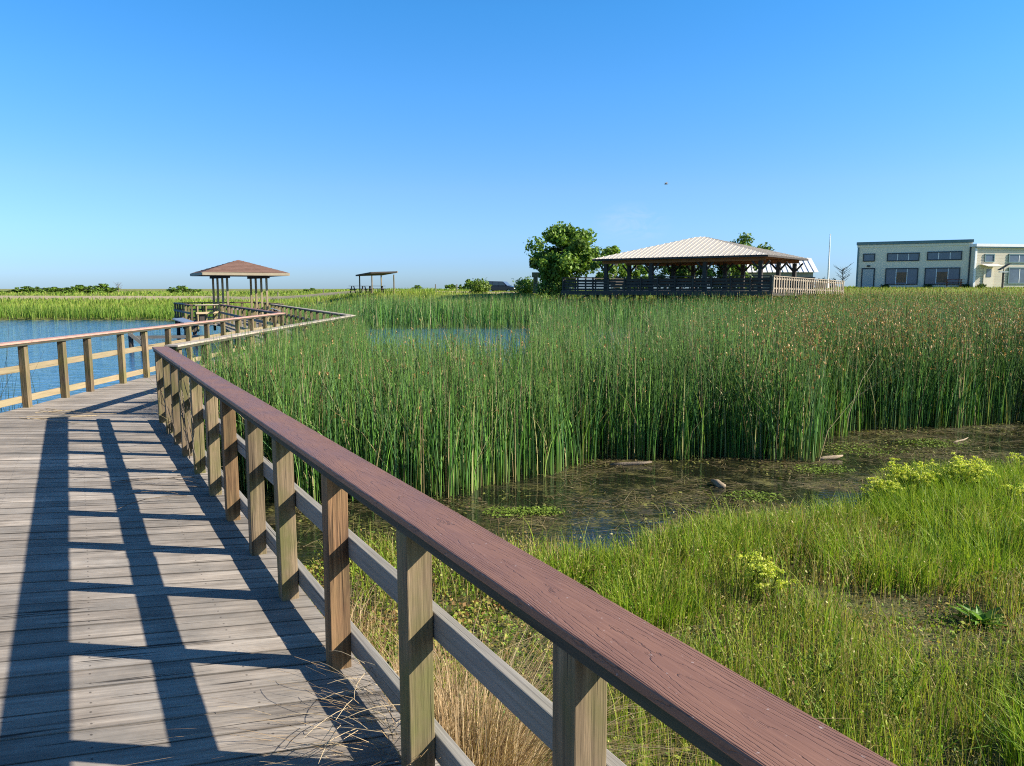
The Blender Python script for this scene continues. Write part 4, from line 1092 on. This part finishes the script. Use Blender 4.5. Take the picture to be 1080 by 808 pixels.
# bright duckweed patches
for cx, cy, r in ((.0, 8.25, .22), (.35, 8.3, .16), (2.9, 8.9, .25), (4.3, 10.3, .3), (5.4, 11.6, .5), (6.8, 12.1, .4)):
    n = 500; a = R.uniform(0, 6.28, n); q = r*R.uniform(0, 1, n)**.7; x = cx+q*np.cos(a)*1.5; y = cy+q*np.sin(a)
    parts.append(quads(np.stack([x, y, WATER+R.uniform(.005, .04, n)], 1), R.normal(size=(n, 3))*.3+np.array((0, 0, 1.)), R.uniform(.012, .03, n), colv([(.17, .24, .03), (.13, .19, .025)], n), 1.4))
tag(np_mesh('reed_litter', *join(parts), M['straw']), 'floating broken reed stems and weed scraps on the dark channel', 'plant litter', None, 'stuff')

# ------------------------------------------------------------------ single plants
def flower(cx, cy, r, h, label, n=16, group='yellow flowering clumps'):
    z = float(land_z(cx, cy)); ro = empty('yellow_flower_clump', (cx, cy, z), 0, label, 'flowering plant', group)
    a = R.uniform(0, 6.28, n); q = r*np.sqrt(R.uniform(0, 1, n)); P = np.stack([q*np.cos(a), q*np.sin(a), np.full(n, -.02)], 1)
    hh = h*R.uniform(.75, 1.15, n); ln = R.uniform(.03, .18, n)
    S = [blades(P, hh, .010, ln, a, colv([(.13, .17, .03)], n), 4, True, tw=.4)]
    L = n*14; i = R.integers(0, n, L); t = R.uniform(.15, .9, L); s_ = P[i].copy(); s_[:, 0] += ln[i]*hh[i]*t**2*np.cos(a[i]); s_[:, 1] += ln[i]*hh[i]*t**2*np.sin(a[i]); s_[:, 2] += hh[i]*t
    S.append(blades(s_, R.uniform(.03, .07, L), .013, R.uniform(.8, 1.6, L), R.uniform(0, 6.28, L), colv([(.11, .17, .025), (.15, .2, .03)], L), 3, False, tw=.15))
    np_mesh('stem', *join(S), M['grass'], ro)
    m = n*150; i = R.integers(0, n, m); sub = R.normal(size=(n, 5, 3))*np.array((.05, .05, .035)); sub[:, :, 2] -= np.hypot(sub[:, :, 0], sub[:, :, 1])*.4; top = P.copy(); top[:, 0] += ln*hh*np.cos(a); top[:, 1] += ln*hh*np.sin(a); top[:, 2] += hh
    w = sub[i, R.integers(0, 5, m)]+R.normal(size=(m, 3))*np.array((.014, .014, .006))
    np_mesh('flower', *quads(top[i]+w, R.normal(size=(m, 3))+np.array((0, 0, .8)), R.uniform(.010, .019, m), colv([(.62, .60, .09), (.66, .64, .15), (.48, .54, .07), (.36, .46, .05)], m, .15), 1.2), M['grass'], ro)
flower(4.15, 8.25, .12, .34, 'leftmost small yellow green flower clump at the channel edge', 14)
flower(4.62, 8.6, .18, .42, 'yellow flower clump second from the left beside the taller grass tussock', 26)
flower(5.28, 8.6, .20, .44, 'largest bright yellow flower clump by the water on the right', 30)
flower(6.75, 9.75, .12, .34, 'thin yellow flower clump at the right photo edge beyond the grass', 8)
flower(1.93, 5.62, .11, .30, 'small pale yellow flower clump alone in the middle of the meadow', 11)
flower(5.35, 7.6, .22, .34, 'thin straw yellow flower clump in the grass at the right', 11)
def broadleaf(cx, cy, label):
    z = float(land_z(cx, cy)); ro = empty('dock_plant', (cx, cy, z), 0, label, 'plant')
    for i in range(24):
        a = i*2.4+random.uniform(-.3, .3); L = random.uniform(.09, .21); w = random.uniform(.018, .036); el = random.uniform(.35, 1.35)
        mb = MB(); N = 6; pts = []
        for j in range(N+1):
            t = j/N; rr = L*t*math.cos(el)+L*.35*t*t; zz = L*t*math.sin(el)-L*.25*t*t; ww = w*math.sin(math.pi*(.08+.92*t)**.8)*(.5 if t < .15 else 1)
            c = Vector((rr*math.cos(a), rr*math.sin(a), zz+.01)); s_ = Vector((-math.sin(a), math.cos(a), 0))
            pts.append((c-s_*ww+Vector((0, 0, .012)), c, c+s_*ww+Vector((0, 0, .012))))
        V_, C_ = [], []
        for p in pts:
            for q in p: V_.append(q); C_.append((.12, .22, .04))
        I_ = np.arange(len(V_)).reshape(N+1, 3); F_ = np.concatenate([np.stack([I_[:-1, j], I_[1:, j], I_[1:, j+1], I_[:-1, j+1]], 1) for j in (0, 1)])
        np_mesh('leaf', np.array(V_), F_, np.array(C_)*random.uniform(.75, 1.5), M['leaf'], ro)
    return ro
broadleaf(3.30, 5.08, 'broad leaved dark green dock plant at the right of the meadow')
broadleaf(.72, 2.2, 'small broad leaved plant in the grass just beyond the nearest post')
def weed(cx, cy, h, label, group, az):
    z = float(land_z(cx, cy)); ro = empty('tall_weed', (cx, cy, z), 0, label, 'weed', group)
    n = 5; a = np.array([az+k*1.1 for k in range(n)]); P = np.zeros((n, 3)); P[:, 0] = .03*np.cos(a); P[:, 1] = .03*np.sin(a)
    hh = h*R.uniform(.7, 1.1, n); ln = R.uniform(.1, .4, n)
    np_mesh('stem', *blades(P, hh, .009, ln, a, colv([(.14, .2, .035)], n), 4, True, tw=.4), M['grass'], ro)
    L = n*30; i = R.integers(0, n, L); t = R.uniform(.12, 1., L); s_ = P[i].copy(); s_[:, 0] += ln[i]*hh[i]*t**2*np.cos(a[i]); s_[:, 1] += ln[i]*hh[i]*t**2*np.sin(a[i]); s_[:, 2] += hh[i]*t
    np_mesh('foliage', *blades(s_, R.uniform(.015, .04, L), R.uniform(.008, .016, L), R.uniform(.8, 1.5, L), R.uniform(0, 6.28, L), colv([(.17, .24, .03), (.2, .26, .04), (.13, .2, .03)], L), 3, False, tw=.2), M['grass'], ro)
gw = 'spiky yellow green weeds near the railing'
weed(1.72, 4.0, .42, 'spiky light green weed nearest the cap in the lower right', gw, 2.2)
weed(1.95, 3.72, .38, 'spiky light green weed growing just right of the first spiky one', gw, 1.4)
weed(2.15, 3.95, .36, 'spiky light green weed a step behind the other two spiky weeds', gw, 2.8)
# dry straw tufts beside the posts
def straw(cx, cy, z, r, h, n, label, lean=.9, group=None, az=None):
    ro = np.zeros(3); a = R.uniform(0, 6.28, n) if az is None else R.normal(az, .8, n); q = r*np.sqrt(R.uniform(0, 1, n))
    P = np.stack([cx+q*np.cos(a), cy+q*np.sin(a), np.full(n, z)], 1)
    v, f, c = blades(P, h*R.uniform(.4, 1.15, n), R.uniform(.0025, .0055, n), np.abs(R.normal(.25, lean*.5, n)), a+R.normal(0, .4, n), colv([(.42, .29, .15), (.33, .22, .11), (.54, .40, .23), (.26, .17, .085)], n, .25), 6, False, tw=.3, droop=.35)
    return tag(np_mesh('dry_grass_tuft', v, f, c, M['straw']), label, 'dry grass', group)
gs = 'dry grass tufts along the deck edge'
straw(-.20, 2.70, -.70, .22, 1.15, 3600, 'large straw coloured tuft of dry grass leaning against the nearer green post', .9, gs)
straw(-.52, 3.35, -.72, .24, .85, 1500, 'straw coloured dry tuft behind the red brown grained post', .9, gs)
straw(-.50, 2.98, -.55, .14, .8, 520, 'dry tan strands bending over the deck edge beside the red brown post', 1.1, gs, 3.3)
straw(-1.1, 4.75, -.74, .3, .5, 420, 'low dry tuft beyond the third post from the front', .9, gs)
straw(.55, 1.75, -.72, .2, .7, 320, 'dry straw tuft at the bottom photo edge by the front post', .9, gs)
def twig(name, label, cat, chains, r=.0022, mat='bark', group=None):
    mb = MB()
    for ch in chains: mb.tube(ch, [r*1.2]+[r]*(len(ch)-2)+[r*.5], 4, False)
    return tag(mb.build(name, M[mat], smooth=True), label, cat, group)
def curl(p, az, L, lift, bend, n=9):
    out = [Vector(p)]; a = az; up = lift
    for i in range(n): out.append(out[-1]+Vector((math.cos(a)*L/n, math.sin(a)*L/n, up*L/n))); a += bend/n+random.uniform(-.12, .12); up -= lift*2.2/n
    for q in out: q.z = max(q.z, .006)
    return out
M['pale_stalk'] = plain('pale_stalk', (.48, .37, .22), .8, .2, var=.2)
random.seed(21)
ch = [curl((-.50+random.uniform(-.12, .22), 2.9+random.uniform(-.42, .12), .02+random.uniform(0, .12)), random.uniform(2.0, 4.6), random.uniform(.12, .34), random.uniform(.0, .45), random.uniform(-.5, .5), 5) for _ in range(34)]
twig('dry_stalk_tangle', 'tangle of dry stalks spilling onto the deck at the foot of the red brown post', 'dry stalks', ch, .0013, 'pale_stalk')
ch = [curl((-2.55+random.uniform(-.25, .1), 6.1+random.uniform(-.4, .7), .02), random.uniform(2.6, 3.8), random.uniform(.4, .9), .12, random.uniform(-3, 3)) for _ in range(7)]
twig('dead_vine', 'thin dead vine straggling over the planks beside the middle posts', 'vine', ch, .003)
ch = []
for k in range(9):
    y0 = random.uniform(6.2, 9.3); p = Vector((rline(y0)-.065, y0-.04, random.uniform(.05, .3))); c_ = [p]
    for j in range(9): c_.append(c_[-1]+Vector((random.uniform(-.012, .006), 0, 0))+RDIR*random.uniform(-.10, .14)+Vector((0, 0, random.uniform(.02, .10))))
    ch.append(c_)
twig('dead_vine', 'thin dark vine climbing the farthest posts of the near railing', 'vine', ch, .0035)
ch = [curl((-6.6+random.uniform(0, .5), 9.9+random.uniform(-.5, .5), .012), random.uniform(-1.0, .6), random.uniform(.6, 1.3), .02, .3) for _ in range(7)]
twig('fallen_reed', 'few fallen reed stems lying on the planks by the left railing', 'reeds', ch, .004, 'pale_stalk')
# sparse sedge in the pond outside the left railing
n = 130; P = np.stack([R.normal(-7.75, .35, n), R.normal(10.6, .5, n), np.full(n, -1.4)], 1)
v, f, c = blades(P, R.uniform(1.2, 2.5, n), .012, np.abs(R.normal(.12, .15, n)), R.uniform(0, 6.28, n), colv([(.05, .085, .03), (.07, .11, .035), (.10, .10, .05)], n), 5, True, tw=.2)
tag(np_mesh('sedge_clump', v, f, c, M['reed']), 'sparse dark sedge stems rising from the pond outside the left railing', 'sedge')
# driftwood and bark on the channel
def drift(x, y, L, r, az, label, m='driftwood'):
    mb = MB(); d = Vector((math.cos(az), math.sin(az), 0)); n_ = Vector((-d.y, d.x, 0)); p = Vector((x, y, WATER+r*.4))
    mb.tube([p-d*L/2, p-d*L*.2+n_*.02, p+d*L*.15-n_*.015+Vector((0, 0, .015)), p+d*L/2+Vector((0, 0, .03))], [r*.5, r, r*.9, r*.35], 8)
    return tag(mb.build('driftwood', M[m], smooth=True), label, 'driftwood', 'driftwood in the channel')
drift(4.7, 10.98, .42, .035, .25, 'short pale driftwood stick before the protruding reed corner')
drift(2.63, 9.45, .22, .05, 2.2, 'pale bark chip standing out of the dark channel')
drift(2.1, 8.2, .5, .012, 2.5, 'thin broken stalk poking out near the meadow edge')
drift(1.7, 10.6, .6, .03, .05, 'brown rotten log lying along the foot of the reeds', 'bark')
drift(7.4, 12.3, .5, .015, .6, 'thin broken stalk lying in the right part of the channel')

# ------------------------------------------------------------------ light, sky, camera
EL = rad(31.6); SUN = Vector((.99*math.cos(EL), -.12*math.cos(EL), math.sin(EL))).normalized()
ld = bpy.data.lights.new('sun', 'SUN'); ld.energy = 5.0; ld.angle = rad(.53); ld.color = (1, .93, .82)
lo = bpy.data.objects.new('sun', ld); COL.objects.link(lo); lo.rotation_euler = SUN.to_track_quat('Z', 'Y').to_euler(); lo.location = (20, -5, 30)
w = bpy.data.worlds.new('World'); sc.world = w; w.use_nodes = True; nt = w.node_tree; nt.nodes.clear(); b = NB(nt)
sky = b.n('ShaderNodeTexSky', sky_type='NISHITA'); sky.sun_disc = False; sky.sun_elevation = EL
sky.sun_rotation = math.atan2(SUN.x, SUN.y); sky.air_density = 1.0; sky.dust_density = .4; sky.ozone_density = 2.2; sky.altitude = 0
hs = b.n('ShaderNodeHueSaturation'); hs.inputs['Saturation'].default_value = 1.2; b.l(sky.outputs[0], hs.inputs['Color'])
bg = b.n('ShaderNodeBackground'); bg.inputs[1].default_value = .1095; geo = b.n('ShaderNodeTexCoord').outputs['Generated']
sz = b.n('ShaderNodeSeparateXYZ'); b.l(geo, sz.inputs[0])
cr = b.n('ShaderNodeValToRGB'); b.l(sz.outputs[2], cr.inputs[0]); e = cr.color_ramp.elements
sky_tint = ((0., (.34, .52, .97)), (.03, (.34, .52, .97)), (.125, (.45, .61, .80)), (.237, (.40, .71, .96)), (.33, (.335, .745, .98)), (.5, (.28, .56, .76)), (1., (.19, .36, .50)))
e[0].position = 0; e[1].position = 1; e[0].color = (*sky_tint[0][1], 1); e[1].color = (*sky_tint[-1][1], 1)
for p_, c_ in sky_tint[1:-1]:
    q_ = e.new(p_); q_.color = (*c_, 1)
skyc = b.mix(1., hs.outputs[0], cr.outputs[0], 'MULTIPLY')
# a faint wisp of high cloud low over the pavilion
vd = b.n('ShaderNodeVectorMath', operation='SUBTRACT'); b.l(geo, vd.inputs[0]); vd.inputs[1].default_value = (.153, .984, .083)
vl = b.n('ShaderNodeVectorMath', operation='LENGTH'); b.l(b.mapping(vd.outputs[0], (1., 1., 1.9)), vl.inputs[0])
cm = b.math('MULTIPLY', b.remap(vl.outputs['Value'], .0, .055, 1, 0), b.remap(b.noise(b.mapping(geo, (22, 22, 60)), 1, 5, .65, .8), .40, .68))
skyc = b.mix(b.math('MULTIPLY', cm, .38), skyc, (3.2, 3.5, 3.8))
b.l(skyc, bg.inputs[0])
wo = b.n('ShaderNodeOutputWorld'); b.l(bg.outputs[0], wo.inputs[0])
cd = bpy.data.cameras.new('camera'); cam = bpy.data.objects.new('camera', cd); COL.objects.link(cam)
cd.sensor_width = 36; cd.lens = 800/1080*36; cd.clip_end = 12000; cd.clip_start = .05
cam.location = (0, 0, H_EYE); cam.rotation_euler = (math.pi/2-math.atan(99.5/800), 0, 0)
sc.camera = cam
vs = sc.view_settings; vs.view_transform = 'Standard'; vs.look = 'None'; vs.exposure = 1.1; vs.gamma = 1; vs.use_curve_mapping = False
sc.render.engine = 'CYCLES'
sc.cycles.sample_clamp_indirect = 2.5; sc.cycles.max_bounces = 6; sc.cycles.transparent_max_bounces = 4; sc.cycles.use_denoising = False; sc.cycles.filter_width = 1.1
